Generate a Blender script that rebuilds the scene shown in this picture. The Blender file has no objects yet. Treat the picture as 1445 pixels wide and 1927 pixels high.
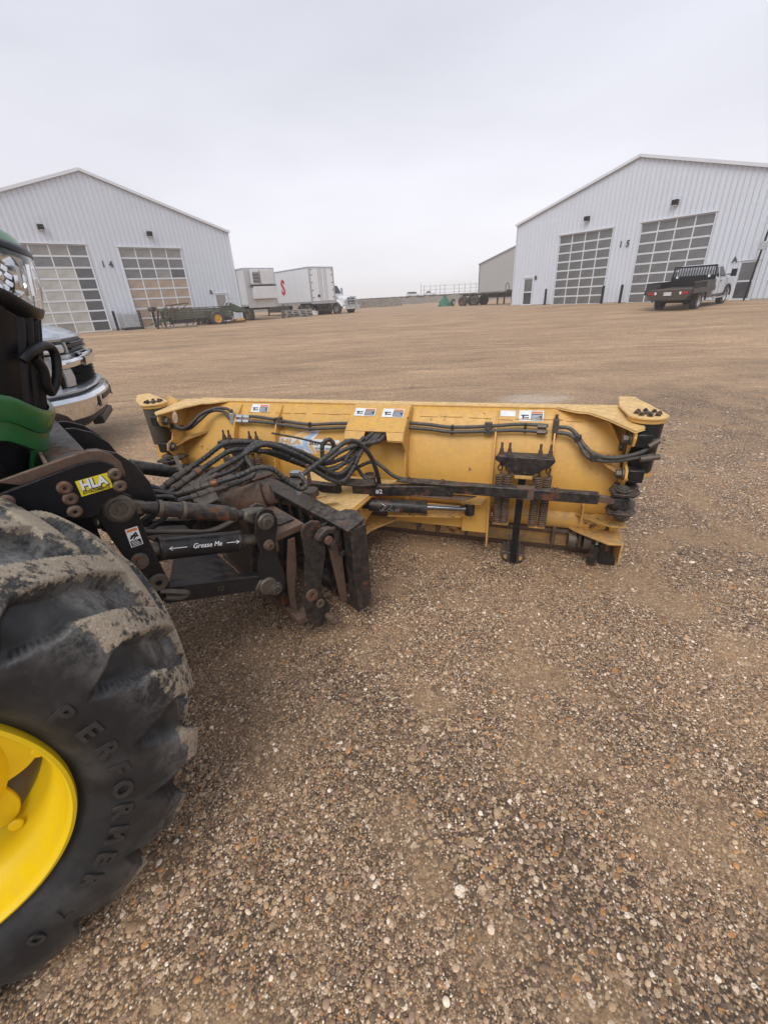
import bpy, math, random
import numpy as np
from mathutils import Vector, Matrix, Quaternion
from math import sin, cos, pi, radians as rad, atan2, hypot, sqrt
random.seed(7); rng = np.random.default_rng(7)
SC = bpy.context.scene; COL = SC.collection

# ------------------------------------------------------------ camera
cd = bpy.data.cameras.new('camera'); cam = bpy.data.objects.new('camera', cd); COL.objects.link(cam)
cd.sensor_fit = 'HORIZONTAL'; cd.sensor_width = 36.0; cd.lens = 800/1445*36.0
cd.clip_start = 0.02; cd.clip_end = 6000
_r = rad(3.1); _dn = 800*800/402.0
_up = Vector((-sin(_r)*_dn, cos(_r)*_dn, 800)).normalized()
_f = Vector((0, 0, -1)); _y = (_f-_up*_f.dot(_up)).normalized(); _x = _y.cross(_up)
M = Matrix((_x, _y, _up)).to_4x4(); M.translation = (0, 0, 1.6)
cam.matrix_world = M; SC.camera = cam
# ------------------------------------------------------------ sky, sun, exposure
W = bpy.data.worlds.new('World'); SC.world = W; W.use_nodes = True
nt = W.node_tree; nt.nodes.clear()
def N(t, typ, **kw):
    n = t.nodes.new(typ)
    for k, v in kw.items():
        if k in ('operation', 'blend_type', 'data_type', 'noise_dimensions', 'feature', 'sky_type', 'sun_disc', 'sun_elevation',
                 'sun_rotation', 'interpolation', 'distance', 'attribute_name', 'vector_type', 'use_clamp', 'clamp', 'mode', 'attribute_type', 'domain', 'wave_type','bands_direction','wave_profile'):
            setattr(n, k, v)
        else: n.inputs[k].default_value = v
    return n
SUN_EL, SUN_AZ = rad(52), rad(200)     # high cloud-hidden sun, behind the camera
sky = N(nt, 'ShaderNodeTexSky', sky_type='NISHITA', sun_disc=False, sun_elevation=SUN_EL, sun_rotation=SUN_AZ)
tc = N(nt, 'ShaderNodeTexCoord')
mp = N(nt, 'ShaderNodeMapping'); mp.inputs['Scale'].default_value = (1, 1, 3.2)
nz = N(nt, 'ShaderNodeTexNoise', Scale=1.3, Detail=4.0, Roughness=.5)
sp = N(nt, 'ShaderNodeSeparateXYZ')
rp = N(nt, 'ShaderNodeValToRGB'); e = rp.color_ramp.elements
e[0].position = 0.0; e[0].color = (.79, .775, .80, 1)
e[1].position = 1.0; e[1].color = (.50, .54, .62, 1)
q = rp.color_ramp.elements.new(.13); q.color = (.735, .725, .775, 1)
q = rp.color_ramp.elements.new(.35); q.color = (.64, .65, .715, 1)
q = rp.color_ramp.elements.new(.65); q.color = (.565, .595, .675, 1)
cr = N(nt, 'ShaderNodeMapRange'); cr.inputs['From Min'].default_value = .3; cr.inputs['From Max'].default_value = .7
cr.inputs['To Min'].default_value = 8.3; cr.inputs['To Max'].default_value = 10.5
sc_ = N(nt, 'ShaderNodeVectorMath', operation='SCALE')
mx = N(nt, 'ShaderNodeMix', data_type='RGBA'); mx.inputs[0].default_value = .93
bg = N(nt, 'ShaderNodeBackground', Strength=.10); out = N(nt, 'ShaderNodeOutputWorld')
L = nt.links.new
L(tc.outputs['Generated'], mp.inputs[0]); L(mp.outputs[0], nz.inputs['Vector']); L(tc.outputs['Generated'], sp.inputs[0])
L(sp.outputs['Z'], rp.inputs[0]); L(nz.outputs['Fac'], cr.inputs[0]); L(rp.outputs[0], sc_.inputs[0]); L(cr.outputs[0], sc_.inputs['Scale'])
L(sky.outputs[0], mx.inputs[6]); L(sc_.outputs[0], mx.inputs[7]); L(mx.outputs[2], bg.inputs[0]); L(bg.outputs[0], out.inputs[0])
sd = bpy.data.lights.new('sun', 'SUN'); sd.energy = 1.5; sd.angle = rad(35); sd.color = (1, .97, .92)
sun = bpy.data.objects.new('sun', sd); COL.objects.link(sun)
_az = rad(-110)   # direction towards the sun, from +X counter-clockwise
_s = Vector((cos(_az)*cos(SUN_EL), sin(_az)*cos(SUN_EL), sin(SUN_EL)))
sun.rotation_euler = _s.to_track_quat('Z', 'Y').to_euler()
SC.view_settings.view_transform = 'Standard'; SC.view_settings.look = 'None'; SC.view_settings.gamma = 1
SC.view_settings.use_curve_mapping = False; SC.view_settings.exposure = 0.4
SC.cycles.max_bounces = 6; SC.cycles.diffuse_bounces = 3; SC.cycles.glossy_bounces = 3; SC.cycles.transmission_bounces = 4
SC.cycles.volume_bounces = 2; SC.cycles.use_denoising = True

# ------------------------------------------------------------ materials
def newmat(name):
    m = bpy.data.materials.new(name); m.use_nodes = True; t = m.node_tree; t.nodes.clear()
    o = t.nodes.new('ShaderNodeOutputMaterial'); b = t.nodes.new('ShaderNodeBsdfPrincipled')
    t.links.new(b.outputs[0], o.inputs[0]); return m, t, b
def col3(c): return (c[0], c[1], c[2], 1)
def mixc(t, fac, a, b):
    n = t.nodes.new('ShaderNodeMix'); n.data_type = 'RGBA'
    for v, i in ((fac, 0), (a, 6), (b, 7)):
        if isinstance(v, (int, float)): n.inputs[i].default_value = v
        elif isinstance(v, tuple): n.inputs[i].default_value = col3(v)
        else: t.links.new(v, n.inputs[i])
    return n.outputs[2]
def ramp(t, src, lo, hi, a=0., b=1.):
    n = t.nodes.new('ShaderNodeMapRange'); n.inputs[1].default_value = lo; n.inputs[2].default_value = hi
    n.inputs[3].default_value = a; n.inputs[4].default_value = b; t.links.new(src, n.inputs[0]); return n.outputs[0]
def noise(t, vec, scale, detail=3., rough=.55):
    n = N(t, 'ShaderNodeTexNoise', Scale=scale, Detail=detail, Roughness=rough); t.links.new(vec, n.inputs['Vector']); return n.outputs['Fac']
def mth(t, op, a, b=None, clamp=False):
    n = t.nodes.new('ShaderNodeMath'); n.operation = op; n.use_clamp = clamp
    for v, i in ((a, 0), (b, 1)):
        if v is None: continue
        if isinstance(v, (int, float)): n.inputs[i].default_value = v
        else: t.links.new(v, n.inputs[i])
    return n.outputs[0]
def bump(t, b, h, s, d=.01):
    n = t.nodes.new('ShaderNodeBump'); n.inputs['Strength'].default_value = s; n.inputs['Distance'].default_value = d
    t.links.new(h, n.inputs['Height']); t.links.new(n.outputs[0], b.inputs['Normal'])
DUST = (.27, .215, .16); RUST = (.115, .045, .022)
def worn(name, base, rough=.5, metal=0., dust=.35, rust=.0, var=.12, sc=1., bmp=.15, dustc=DUST, rustc=RUST, coat=0., low=None, edge=0., spec=.5):
    """paint or steel with dust on what faces up, blotches, and chips of rust"""
    m, t, b = newmat(name)
    tc = t.nodes.new('ShaderNodeTexCoord'); P = tc.outputs['Object']
    g = t.nodes.new('ShaderNodeNewGeometry'); s = t.nodes.new('ShaderNodeSeparateXYZ'); t.links.new(g.outputs['Normal'], s.inputs[0])
    n1 = noise(t, P, 6*sc, 5, .65); n2 = noise(t, P, 28*sc, 5, .7); n3 = noise(t, P, 90*sc, 3, .6)
    v = ramp(t, n1, .3, .7, 1-var, 1+var)
    sv = t.nodes.new('ShaderNodeVectorMath'); sv.operation = 'SCALE'; sv.inputs[0].default_value = base; t.links.new(v, sv.inputs['Scale'])
    c = sv.outputs[0]
    upz = ramp(t, s.outputs['Z'], -.1, 1., .25, 1.)
    d = mth(t, 'MULTIPLY', mth(t, 'MULTIPLY', ramp(t, n2, .38, .64), upz), dust*1.5, True)
    d2 = mth(t, 'MULTIPLY', ramp(t, n1, .50, .75), dust*.5, True)
    d = mth(t, 'MAXIMUM', d, d2)
    if low is not None:      # mud splashed near the ground
        sz = t.nodes.new('ShaderNodeSeparateXYZ'); t.links.new(P, sz.inputs[0])
        zz = mth(t, 'ADD', sz.outputs['Z'], ramp(t, n1, 0, 1, -.12, .12))
        d = mth(t, 'MAXIMUM', d, mth(t, 'MULTIPLY', ramp(t, zz, low, low*.35, 0, .8), ramp(t, n2, .25, .6), True))
    c = mixc(t, d, c, dustc)
    r = ramp(t, d, 0, 1, rough, .95)
    if rust > 0:
        k = mth(t, 'ADD', mth(t, 'MULTIPLY', n1, .55), mth(t, 'MULTIPLY', n2, .45))
        rm = ramp(t, k, .66-rust*.3, .70-rust*.3)
        rc = mixc(t, n3, tuple(x*.55 for x in rustc), tuple(x*1.7 for x in rustc))
        c = mixc(t, rm, c, rc); r = mth(t, 'MAXIMUM', r, mth(t, 'MULTIPLY', rm, .85))
        if metal: t.links.new(mth(t, 'MULTIPLY', mth(t, 'SUBTRACT', 1., rm), metal), b.inputs['Metallic'])
    elif metal: b.inputs['Metallic'].default_value = metal
    if edge:     # paint rubbed off along edges
        bv = t.nodes.new('ShaderNodeBevel'); bv.samples = 3; bv.inputs['Radius'].default_value = .006
        dp = t.nodes.new('ShaderNodeVectorMath'); dp.operation = 'DOT_PRODUCT'; t.links.new(bv.outputs[0], dp.inputs[0]); t.links.new(g.outputs['Normal'], dp.inputs[1])
        em = mth(t, 'MULTIPLY', ramp(t, dp.outputs['Value'], .96, .80), ramp(t, n2, .40, .55), True)
        c = mixc(t, mth(t, 'MULTIPLY', em, edge), c, mixc(t, n3, (.10, .045, .025), (.34, .19, .12)))
    t.links.new(c, b.inputs['Base Color']); t.links.new(r, b.inputs['Roughness'])
    b.inputs['Specular IOR Level'].default_value = spec
    if coat: b.inputs['Coat Weight'].default_value = coat
    if bmp: bump(t, b, mth(t, 'ADD', n2, mth(t, 'MULTIPLY', n3, .5)), bmp, .004/sc)
    return m
def plain(name, base, rough=.5, metal=0., emit=None, trans=0., coat=0.):
    m, t, b = newmat(name); b.inputs['Base Color'].default_value = col3(base); b.inputs['Roughness'].default_value = rough
    b.inputs['Metallic'].default_value = metal; b.inputs['Transmission Weight'].default_value = trans; b.inputs['Coat Weight'].default_value = coat
    return m
YEL = worn('yellow_paint', (.70, .385, .078), .4, dust=.26, rust=.16, var=.06, bmp=.1, low=.22, edge=.5)
YELD = worn('yellow_paint_dirty', (.64, .355, .078), .5, dust=.5, rust=.28, var=.12, bmp=.3, low=.3, edge=.8)
YELP = worn('pale_yellow_plate', (.80, .51, .19), .5, dust=.3, rust=.06, var=.05, bmp=.15, edge=.5)
BLK = worn('black_paint', (.007, .008, .011), .30, dust=.10, rust=.10, bmp=.25, edge=.8, spec=.35)
BLKD = worn('black_paint_dirty', (.009, .009, .012), .36, dust=.34, rust=.36, bmp=.5, edge=1., spec=.4)
BLKC = worn('black_paint_clean', (.005, .006, .010), .28, dust=.03, rust=.06, bmp=.12, edge=.6, spec=.28)
RST = worn('rusty_steel', (.10, .055, .036), .8, dust=.4, rust=.35, bmp=.6)
STL = worn('greasy_steel', (.11, .095, .08), .45, .55, dust=.4, rust=.25, bmp=.4)
CHR = plain('chrome', (.72, .73, .75), .07, 1.)
ALU = worn('dull_aluminium', (.50, .51, .53), .42, .6, dust=.15, rust=0, bmp=.1)
RUB = worn('hose_rubber', (.020, .021, .024), .38, dust=.25, rust=0, sc=1.5, bmp=.25)
RUBG = worn('grey_hose', (.055, .055, .052), .55, dust=.35, rust=0, sc=1.5, bmp=.25)
PLB = worn('black_plastic', (.007, .007, .009), .40, dust=.03, rust=0, bmp=.1, spec=.3)
GRN = worn('green_paint', (.010, .125, .030), .3, dust=.07, rust=0, var=.06, bmp=.03, coat=.2)
RIMY = worn('bright_yellow_rim', (.84, .57, .004), .38, dust=.07, rust=0, var=.03, bmp=.03, sc=.7)
WHT = worn('white_paint', (.74, .75, .77), .4, dust=.08, rust=0, var=.04, bmp=.05, sc=.1)
WHTD = worn('white_paint_dirty', (.62, .63, .64), .5, dust=.3, rust=.02, var=.08, bmp=.1, sc=.15)
SILV = worn('silver_paint', (.42, .45, .50), .25, .5, dust=.07, rust=0, var=.03, bmp=.0, coat=.6)
DGL = plain('dark_glass', (.02, .024, .028), .06)
TYR = worn('far_tyre_rubber', (.022, .022, .022), .8, dust=.5, rust=0, bmp=.2, sc=.5)
CLAD = worn('white_cladding', (.64, .675, .74), .38, dust=.03, rust=0, var=.025, bmp=.03, sc=.12)
TRIM = worn('white_trim', (.66, .68, .72), .35, dust=.04, rust=0, var=.03, bmp=.0, sc=.2)
CONC = worn('concrete', (.40, .375, .335), .9, dust=.3, rust=0, var=.1, bmp=.2, sc=.3)
WOOD = worn('weathered_wood', (.30, .25, .20), .9, dust=.4, rust=0, var=.25, bmp=.3, sc=.6)
DWOOD = worn('mossy_wood', (.065, .072, .05), .9, dust=.45, rust=.2, var=.35, bmp=.4, sc=.35)
OGRN = worn('old_green_paint', (.045, .085, .05), .8, dust=.4, rust=.25, var=.2, bmp=.3, sc=.4)
ORY = worn('orange_yellow_rim', (.62, .32, .04), .5, dust=.3, rust=.15, var=.1, bmp=.1, sc=.6)
RED = plain('red_print', (.55, .02, .035), .5)
REDL = plain('red_lens', (.35, .02, .02), .25)
INK = plain('black_print', (.012, .012, .014), .5); NUM = plain('dark_numerals', (.035, .045, .06), .5)
CHALK = plain('white_marker', (.8, .8, .8), .7)
STW = worn('white_sticker', (.78, .79, .80), .5, dust=.12, rust=0, var=.03, bmp=0)
STY = worn('yellow_sticker', (.80, .66, .02), .4, dust=.12, rust=0, var=.03, bmp=0)
STO = plain('orange_print', (.65, .20, .05), .5); STB = plain('navy_print', (.05, .06, .09), .5)
STL2 = plain('pale_blue_print', (.42, .55, .78), .5); STOR = plain('amber_print', (.80, .47, .16), .5)

# ------------------------------------------------------------ geometry helpers
def basis(d):
    d = Vector(d).normalized(); a = Vector((0, 0, 1)) if abs(d.z) < .95 else Vector((1, 0, 0))
    u = a.cross(d).normalized(); v = d.cross(u); return u, v, d
class MB:
    def __init__(s): s.v = []; s.f = []; s.m = []; s.mi = 0
    def add(s, vs, fs):
        o = len(s.v); s.v += [tuple(p) for p in vs]; s.f += [tuple(i+o for i in f) for f in fs]; s.m += [s.mi]*len(fs); return s
    def box(s, x0, x1, y0, y1, z0, z1):
        vs = [(x, y, z) for z in (z0, z1) for y in (y0, y1) for x in (x0, x1)]
        return s.add(vs, [(0, 2, 3, 1), (4, 5, 7, 6), (0, 1, 5, 4), (2, 6, 7, 3), (0, 4, 6, 2), (1, 3, 7, 5)])
    def bar(s, p0, p1, w, h, up=(0, 0, 1), w1=None, h1=None):
        p0, p1 = Vector(p0), Vector(p1); d = (p1-p0).normalized(); r = d.cross(Vector(up)).normalized(); u = r.cross(d)
        w1 = w if w1 is None else w1; h1 = h if h1 is None else h1; vs = []
        for p, a, b in ((p0, w, h), (p1, w1, h1)):
            for i, j in ((-1, -1), (1, -1), (1, 1), (-1, 1)): vs.append(p+r*(i*a/2)+u*(j*b/2))
        return s.add(vs, [(3, 2, 1, 0), (4, 5, 6, 7), (0, 1, 5, 4), (1, 2, 6, 5), (2, 3, 7, 6), (3, 0, 4, 7)])
    def cyl(s, p0, p1, r, r1=None, n=16, caps=True):
        p0, p1 = Vector(p0), Vector(p1); u, v, d = basis(p1-p0); r1 = r if r1 is None else r1; vs = []
        for p, a in ((p0, r), (p1, r1)):
            for i in range(n):
                t = 2*pi*i/n; vs.append(p+(u*cos(t)+v*sin(t))*a)
        fs = [(i, (i+1) % n, n+(i+1) % n, n+i) for i in range(n)]
        if caps: fs += [tuple(range(n-1, -1, -1)), tuple(range(n, 2*n))]
        return s.add(vs, fs)
    def lathe(s, prof, o, d, n=32, close=False):
        """prof: (radius, along) pairs"""
        o = Vector(o); u, v, d = basis(d); vs = []
        for r, a in prof:
            for i in range(n):
                t = 2*pi*i/n; vs.append(o+d*a+(u*cos(t)+v*sin(t))*r)
        fs = []; k = len(prof)
        for j in range(k if close else k-1):
            for i in range(n): a, b = j*n, ((j+1) % k)*n; fs.append((a+i, a+(i+1) % n, b+(i+1) % n, b+i))
        return s.add(vs, fs)
    def prism(s, poly, o, ex, ey, dz):
        """2-D outline in the (ex, ey) plane at o, pushed along the vector dz"""
        o, ex, ey, dz = Vector(o), Vector(ex), Vector(ey), Vector(dz); n = len(poly)
        a = [o+ex*p[0]+ey*p[1] for p in poly]; vs = a+[p+dz for p in a]
        if ex.cross(ey).dot(dz) < 0: flip = True
        else: flip = False
        area = sum(poly[i][0]*poly[(i+1) % n][1]-poly[(i+1) % n][0]*poly[i][1] for i in range(n))
        if area < 0: flip = not flip
        fs = [tuple(range(n-1, -1, -1)), tuple(range(n, 2*n))]+[(i, (i+1) % n, n+(i+1) % n, n+i) for i in range(n)]
        if flip: fs = [tuple(reversed(f)) for f in fs]
        return s.add(vs, fs)
    def tube(s, pts, r, n=10, caps=True, smooth=4, rf=None):
        P = [Vector(p) for p in pts]
        if smooth > 1 and len(P) > 2:
            Q = []
            for i in range(len(P)-1):
                a = P[max(i-1, 0)]; b = P[i]; c = P[i+1]; d = P[min(i+2, len(P)-1)]
                for k in range(smooth):
                    t = k/smooth; Q.append(.5*((2*b)+(c-a)*t+(2*a-5*b+4*c-d)*t*t+(3*b-a-3*c+d)*t**3))
            Q.append(P[-1]); P = Q
        vs = []; T = (P[1]-P[0]).normalized(); u, v, _ = basis(T); ln = 0
        for i, p in enumerate(P):
            T2 = (P[min(i+1, len(P)-1)]-P[max(i-1, 0)]).normalized()
            if T2.length < .5: T2 = T
            q = T.rotation_difference(T2); u = q @ u; v = q @ v; T = T2
            if i: ln += (p-P[i-1]).length
            rr = rf(i, ln)*r if rf else r
            for j in range(n): t = 2*pi*j/n; vs.append(p+(u*cos(t)+v*sin(t))*rr)
        fs = [(i*n+j, i*n+(j+1) % n, (i+1)*n+(j+1) % n, (i+1)*n+j) for i in range(len(P)-1) for j in range(n)]
        if caps: fs += [tuple(range(n-1, -1, -1)), tuple(range((len(P)-1)*n, len(P)*n))]
        return s.add(vs, fs)
    def sheet(s, prof, x0, x1, th, nx=1):
        """a bent sheet: prof in (y, z), drawn along x, thickness th to the right of its run"""
        n = len(prof); off = []
        for i in range(n):
            a = Vector(prof[max(i-1, 0)]); b = Vector(prof[min(i+1, n-1)]); d = (b-a).normalized(); off.append((prof[i][0]-d.y*th, prof[i][1]+d.x*th))
        loop = list(prof)+off[::-1]
        return s.prism(loop, (x0, 0, 0), (0, 1, 0), (0, 0, 1), (x1-x0, 0, 0)) if nx == 1 else None
    def helix(s, p0, p1, R, r, turns, n=8, per=14):
        p0, p1 = Vector(p0), Vector(p1); u, v, d = basis(p1-p0); k = int(turns*per); L_ = (p1-p0).length
        return s.tube([p0+d*(L_*i/k)+(u*cos(2*pi*i/per)+v*sin(2*pi*i/per))*R for i in range(k+1)], r, n, True, 1)
    def bolt(s, p, d, r=.012, h=.01, washer=True):
        p = Vector(p); d = Vector(d).normalized()
        if washer: s.cyl(p, p+d*.003, r*1.35, n=14)
        s.cyl(p+d*.003, p+d*(.003+h), r, n=6); s.cyl(p+d*(.003+h), p+d*(.003+h*1.5), r*.55, n=8); return s
    def xf(s, mat):
        s.v = [tuple(mat @ Vector(p)) for p in s.v]; return s
    def build(s, name, mat, parent=None, smooth=35, bevel=0, bseg=2, **kw):
        me = bpy.data.meshes.new(name); me.from_pydata(s.v, [], s.f)
        mats = mat if isinstance(mat, (list, tuple)) else [mat]
        for m in mats: me.materials.append(m)
        if len(mats) > 1: me.polygons.foreach_set('material_index', s.m)
        me.update()
        if smooth:
            me.polygons.foreach_set('use_smooth', [True]*len(me.polygons)); me.set_sharp_from_angle(angle=rad(smooth))
        o = bpy.data.objects.new(name, me); COL.objects.link(o)
        if parent is not None: o.parent = parent
        if bevel:
            b = o.modifiers.new('bevel', 'BEVEL'); b.width = bevel; b.segments = bseg; b.limit_method = 'ANGLE'; b.angle_limit = rad(40)
        for k, v in kw.items(): o[k] = v
        return o
def tag(o, label=None, cat=None, group=None, kind=None):
    for k, v in (('label', label), ('category', cat), ('group', group), ('kind', kind)):
        if v: o[k] = v
    return o
def thing(name, label, cat, loc=(0, 0, 0), rz=0, group=None):
    o = bpy.data.objects.new(name, None); COL.objects.link(o); o.location = loc; o.rotation_euler = (0, 0, rz); o.empty_display_size = .2
    return tag(o, label, cat, group)
def sub(name, parent, loc=(0, 0, 0), rot=(0, 0, 0)):
    o = bpy.data.objects.new(name, None); COL.objects.link(o); o.parent = parent; o.location = loc; o.rotation_euler = rot; o.empty_display_size = .1
    return o
def kids(o): return [c for c in ALLKIDS.get(o.name, [])]
def copy_tree(o, loc=None, rz=None, parent=None):
    c = o.copy(); COL.objects.link(c)
    if parent is not None: c.parent = parent
    if loc is not None: c.location = loc
    if rz is not None: c.rotation_euler = (0, 0, rz)
    for ch in list(o.children): copy_tree(ch, parent=c)
    return c
def inst(o, name=None, parent=None, mat=None):
    """a further piece sharing mesh data"""
    c = o.copy(); COL.objects.link(c)
    if parent is not None: c.parent = parent
    if mat is not None: c.matrix_local = mat
    return c
def text(name, s, size, mat, parent, o, ex, ey, depth=.002, shear=0, bold=.0, res=2, align='CENTER', sx=1.):
    """flat raised lettering: origin o, reading along ex, up along ey"""
    cu = bpy.data.curves.new(name, 'FONT'); cu.body = s; cu.size = size; cu.align_x = align; cu.align_y = 'CENTER'; cu.extrude = depth/2
    cu.offset = bold; cu.shear = shear; cu.resolution_u = res
    tmp = bpy.data.objects.new(name+'_tmp', cu); COL.objects.link(tmp)
    dg = bpy.context.evaluated_depsgraph_get(); me = bpy.data.meshes.new_from_object(tmp.evaluated_get(dg))
    bpy.data.objects.remove(tmp); bpy.data.curves.remove(cu)
    me.name = name; me.materials.clear(); me.materials.append(mat)
    ex, ey = Vector(ex).normalized(), Vector(ey).normalized(); ez = ex.cross(ey)
    R = Matrix((ex*sx, ey, ez)).transposed().to_4x4(); R.translation = Vector(o); me.transform(R)
    ob = bpy.data.objects.new(name, me); COL.objects.link(ob)
    if parent is not None: ob.parent = parent
    return ob
def sstep(a, b, x):
    t = min(max((x-a)/(b-a), 0), 1); return t*t*(3-2*t)
def gz(x, y):
    r = hypot(x, y); return .5*sstep(12, 36, r)
# ------------------------------------------------------------ ground
def fnoise(x, y):
    return (sin(x*1.7+1.3*sin(y*.9))*cos(y*2.1+.7*sin(x*1.1))+.5*sin(x*4.1+y*3.3)*cos(y*4.7-x*1.9))
def ground_mesh():
    radii = [0.0]+list(.25*np.power(1.032, np.arange(0, 160)))
    r = radii[-1]
    while r < 4500: r *= 1.12; radii.append(r)
    n = 220; vs = [(0, 0, 0)]; fs = []
    for R_ in radii[1:]:
        for i in range(n):
            t = 2*pi*i/n; x, y = R_*cos(t), R_*sin(t)
            amp = .006*sstep(.5, 2, R_)+.012*sstep(5, 15, R_)
            if R_ > 60: amp = .05
            # shallow wheel ruts crossing the yard on a wide arc
            rr = hypot(x-5, y+28); rut = (sin(rr*2.9)*.5+sin(rr*6.1+x*.15)*.5)*.010*sstep(6, 10, R_)*(1-sstep(35, 50, R_))
            vs.append((x, y, gz(x, y)+amp*fnoise(x*.8, y*.8)+rut))
    for i in range(n): fs.append((0, 1+i, 1+(i+1) % n))
    for j in range(len(radii)-2):
        a, b = 1+j*n, 1+(j+1)*n
        for i in range(n): fs.append((a+i, b+i, b+(i+1) % n, a+(i+1) % n))
    m = MB(); m.v, m.f, m.m = vs, fs, [0]*len(fs); return m
def stone_ramp(t, src, k=1.):
    r = t.nodes.new('ShaderNodeValToRGB'); r.color_ramp.interpolation = 'CONSTANT'; el = r.color_ramp.elements
    cols = [(0, (.105, .070, .045)), (.12, (.20, .135, .085)), (.25, (.29, .21, .14)), (.36, (.07, .05, .038)), (.46, (.235, .165, .13)),
            (.56, (.40, .315, .23)), (.66, (.17, .13, .095)), (.74, (.33, .235, .15)), (.82, (.12, .088, .072)), (.88, (.52, .44, .36)), (.94, (.36, .19, .08)), (.975, (.66, .60, .53))]
    for i, (p, c) in enumerate(cols):
        e_ = el[i] if i < 2 else el.new(p)
        e_.position = p; e_.color = col3(tuple(x*k for x in c))
    t.links.new(src, r.inputs[0]); return r.outputs[0]
def ground_material():
    m, t, b = newmat('gravel_yard')
    tc = t.nodes.new('ShaderNodeTexCoord'); P = tc.outputs['Object']; L = t.links.new
    s = t.nodes.new('ShaderNodeSeparateXYZ'); L(P, s.inputs[0]); X, Y = s.outputs['X'], s.outputs['Y']
    def vor(scale, feat='F1'):
        v = N(t, 'ShaderNodeTexVoronoi', feature=feat, Scale=scale); L(P, v.inputs['Vector']); return v
    big = noise(t, P, .55, 4, .6); mid = noise(t, P, 2.2, 5, .6); fine = noise(t, P, 45, 4, .7)
    v1, v2, v3 = vor(62), vor(150), vor(24)
    def rnd(v):
        q = t.nodes.new('ShaderNodeSeparateXYZ'); L(v.outputs['Color'], q.inputs[0]); return q.outputs['X'], q.outputs['Y']
    r1, k1 = rnd(v1); r2, k2 = rnd(v2); r3, k3 = rnd(v3)
    c1, c2, c3 = stone_ramp(t, r1, 1.), stone_ramp(t, r2, 1.), stone_ramp(t, r3, 1.)
    mud = mixc(t, fine, (.165, .115, .070), (.235, .168, .106))
    c = mixc(t, ramp(t, v2.outputs['Distance'], .45, .75), c2, (.06, .045, .033))
    is1 = mth(t, 'MULTIPLY', mth(t, 'GREATER_THAN', k1, .52), ramp(t, v1.outputs['Distance'], .55, .50), True)
    c = mixc(t, is1, c, c1)
    is3 = mth(t, 'MULTIPLY', mth(t, 'GREATER_THAN', k3, .93), ramp(t, v3.outputs['Distance'], .42, .38), True)
    c = mixc(t, is3, c, c3)
    mm = mth(t, 'MULTIPLY', ramp(t, mid, .48, .62), ramp(t, fine, .3, .6, .4, .9), True)
    c = mixc(t, mm, c, mud)
    # pale dry patches and brown damp ones
    tone = mth(t, 'MULTIPLY', ramp(t, big, .32, .68, 1.15, 1.7), ramp(t, mid, .3, .7, .84, 1.16))
    # compacted, driven-on yard beyond the blade: tan, with tracks along wide arcs
    dx = mth(t, 'SUBTRACT', X, 5.); dy = mth(t, 'ADD', Y, 28.)
    R_ = mth(t, 'SQRT', mth(t, 'ADD', mth(t, 'MULTIPLY', dx, dx), mth(t, 'MULTIPLY', dy, dy)))
    A_ = mth(t, 'ARCTAN2', dx, dy)
    cb = t.nodes.new('ShaderNodeCombineXYZ'); L(mth(t, 'MULTIPLY', R_, 1.0), cb.inputs[0]); L(mth(t, 'MULTIPLY', A_, 2.2), cb.inputs[1])
    wob = t.nodes.new('ShaderNodeVectorMath'); wob.operation = 'ADD'; L(cb.outputs[0], wob.inputs[0])
    st1 = noise(t, wob.outputs[0], .9, 5, .62); st2 = noise(t, wob.outputs[0], 4.5, 4, .65)
    cb2 = t.nodes.new('ShaderNodeCombineXYZ')   # a second set crossing at a slight angle
    L(mth(t, 'ADD', mth(t, 'MULTIPLY', Y, 1.0), mth(t, 'MULTIPLY', X, .42)), cb2.inputs[0]); L(mth(t, 'MULTIPLY', X, .06), cb2.inputs[1])
    st3 = noise(t, cb2.outputs[0], 2.6, 5, .7); st4 = noise(t, wob.outputs[0], 16, 4, .7)
    sum_ = mth(t, 'ADD', mth(t, 'ADD', mth(t, 'MULTIPLY', st1, .34), mth(t, 'MULTIPLY', st2, .28)), mth(t, 'MULTIPLY', st3, .24)); sum_ = mth(t, 'ADD', sum_, mth(t, 'MULTIPLY', mth(t, 'SUBTRACT', st4, .25), .30))
    spk = mixc(t, ramp(t, noise(t, P, 16, 6, .85), .42, .58), (.17, .12, .078), (.47, .34, .225))
    tan = mixc(t, ramp(t, sum_, .42, .60, 0, .5), spk, (.37, .265, .175))
    tanv = t.nodes.new('ShaderNodeVectorMath'); tanv.operation = 'SCALE'; L(tan, tanv.inputs[0])
    L(mth(t, 'MULTIPLY', ramp(t, sum_, .38, .60, .62, 1.38), ramp(t, big, .3, .7, .90, 1.14)), tanv.inputs['Scale'])
    cv = t.nodes.new('ShaderNodeVectorMath'); cv.operation = 'SCALE'; L(c, cv.inputs[0]); L(tone, cv.inputs['Scale'])
    far = mth(t, 'ADD', mth(t, 'SUBTRACT', Y, mth(t, 'MULTIPLY', X, .30)), ramp(t, big, .3, .7, -1.2, 1.2))
    fm = ramp(t, far, 4.2, 8.5, 0, .93)
    colr = mixc(t, fm, cv.outputs[0], tanv.outputs[0])
    wm = t.nodes.new('ShaderNodeVectorMath'); wm.operation = 'MULTIPLY'; L(colr, wm.inputs[0]); wm.inputs[1].default_value = (1.08, .985, .88); colr = wm.outputs[0]
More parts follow.
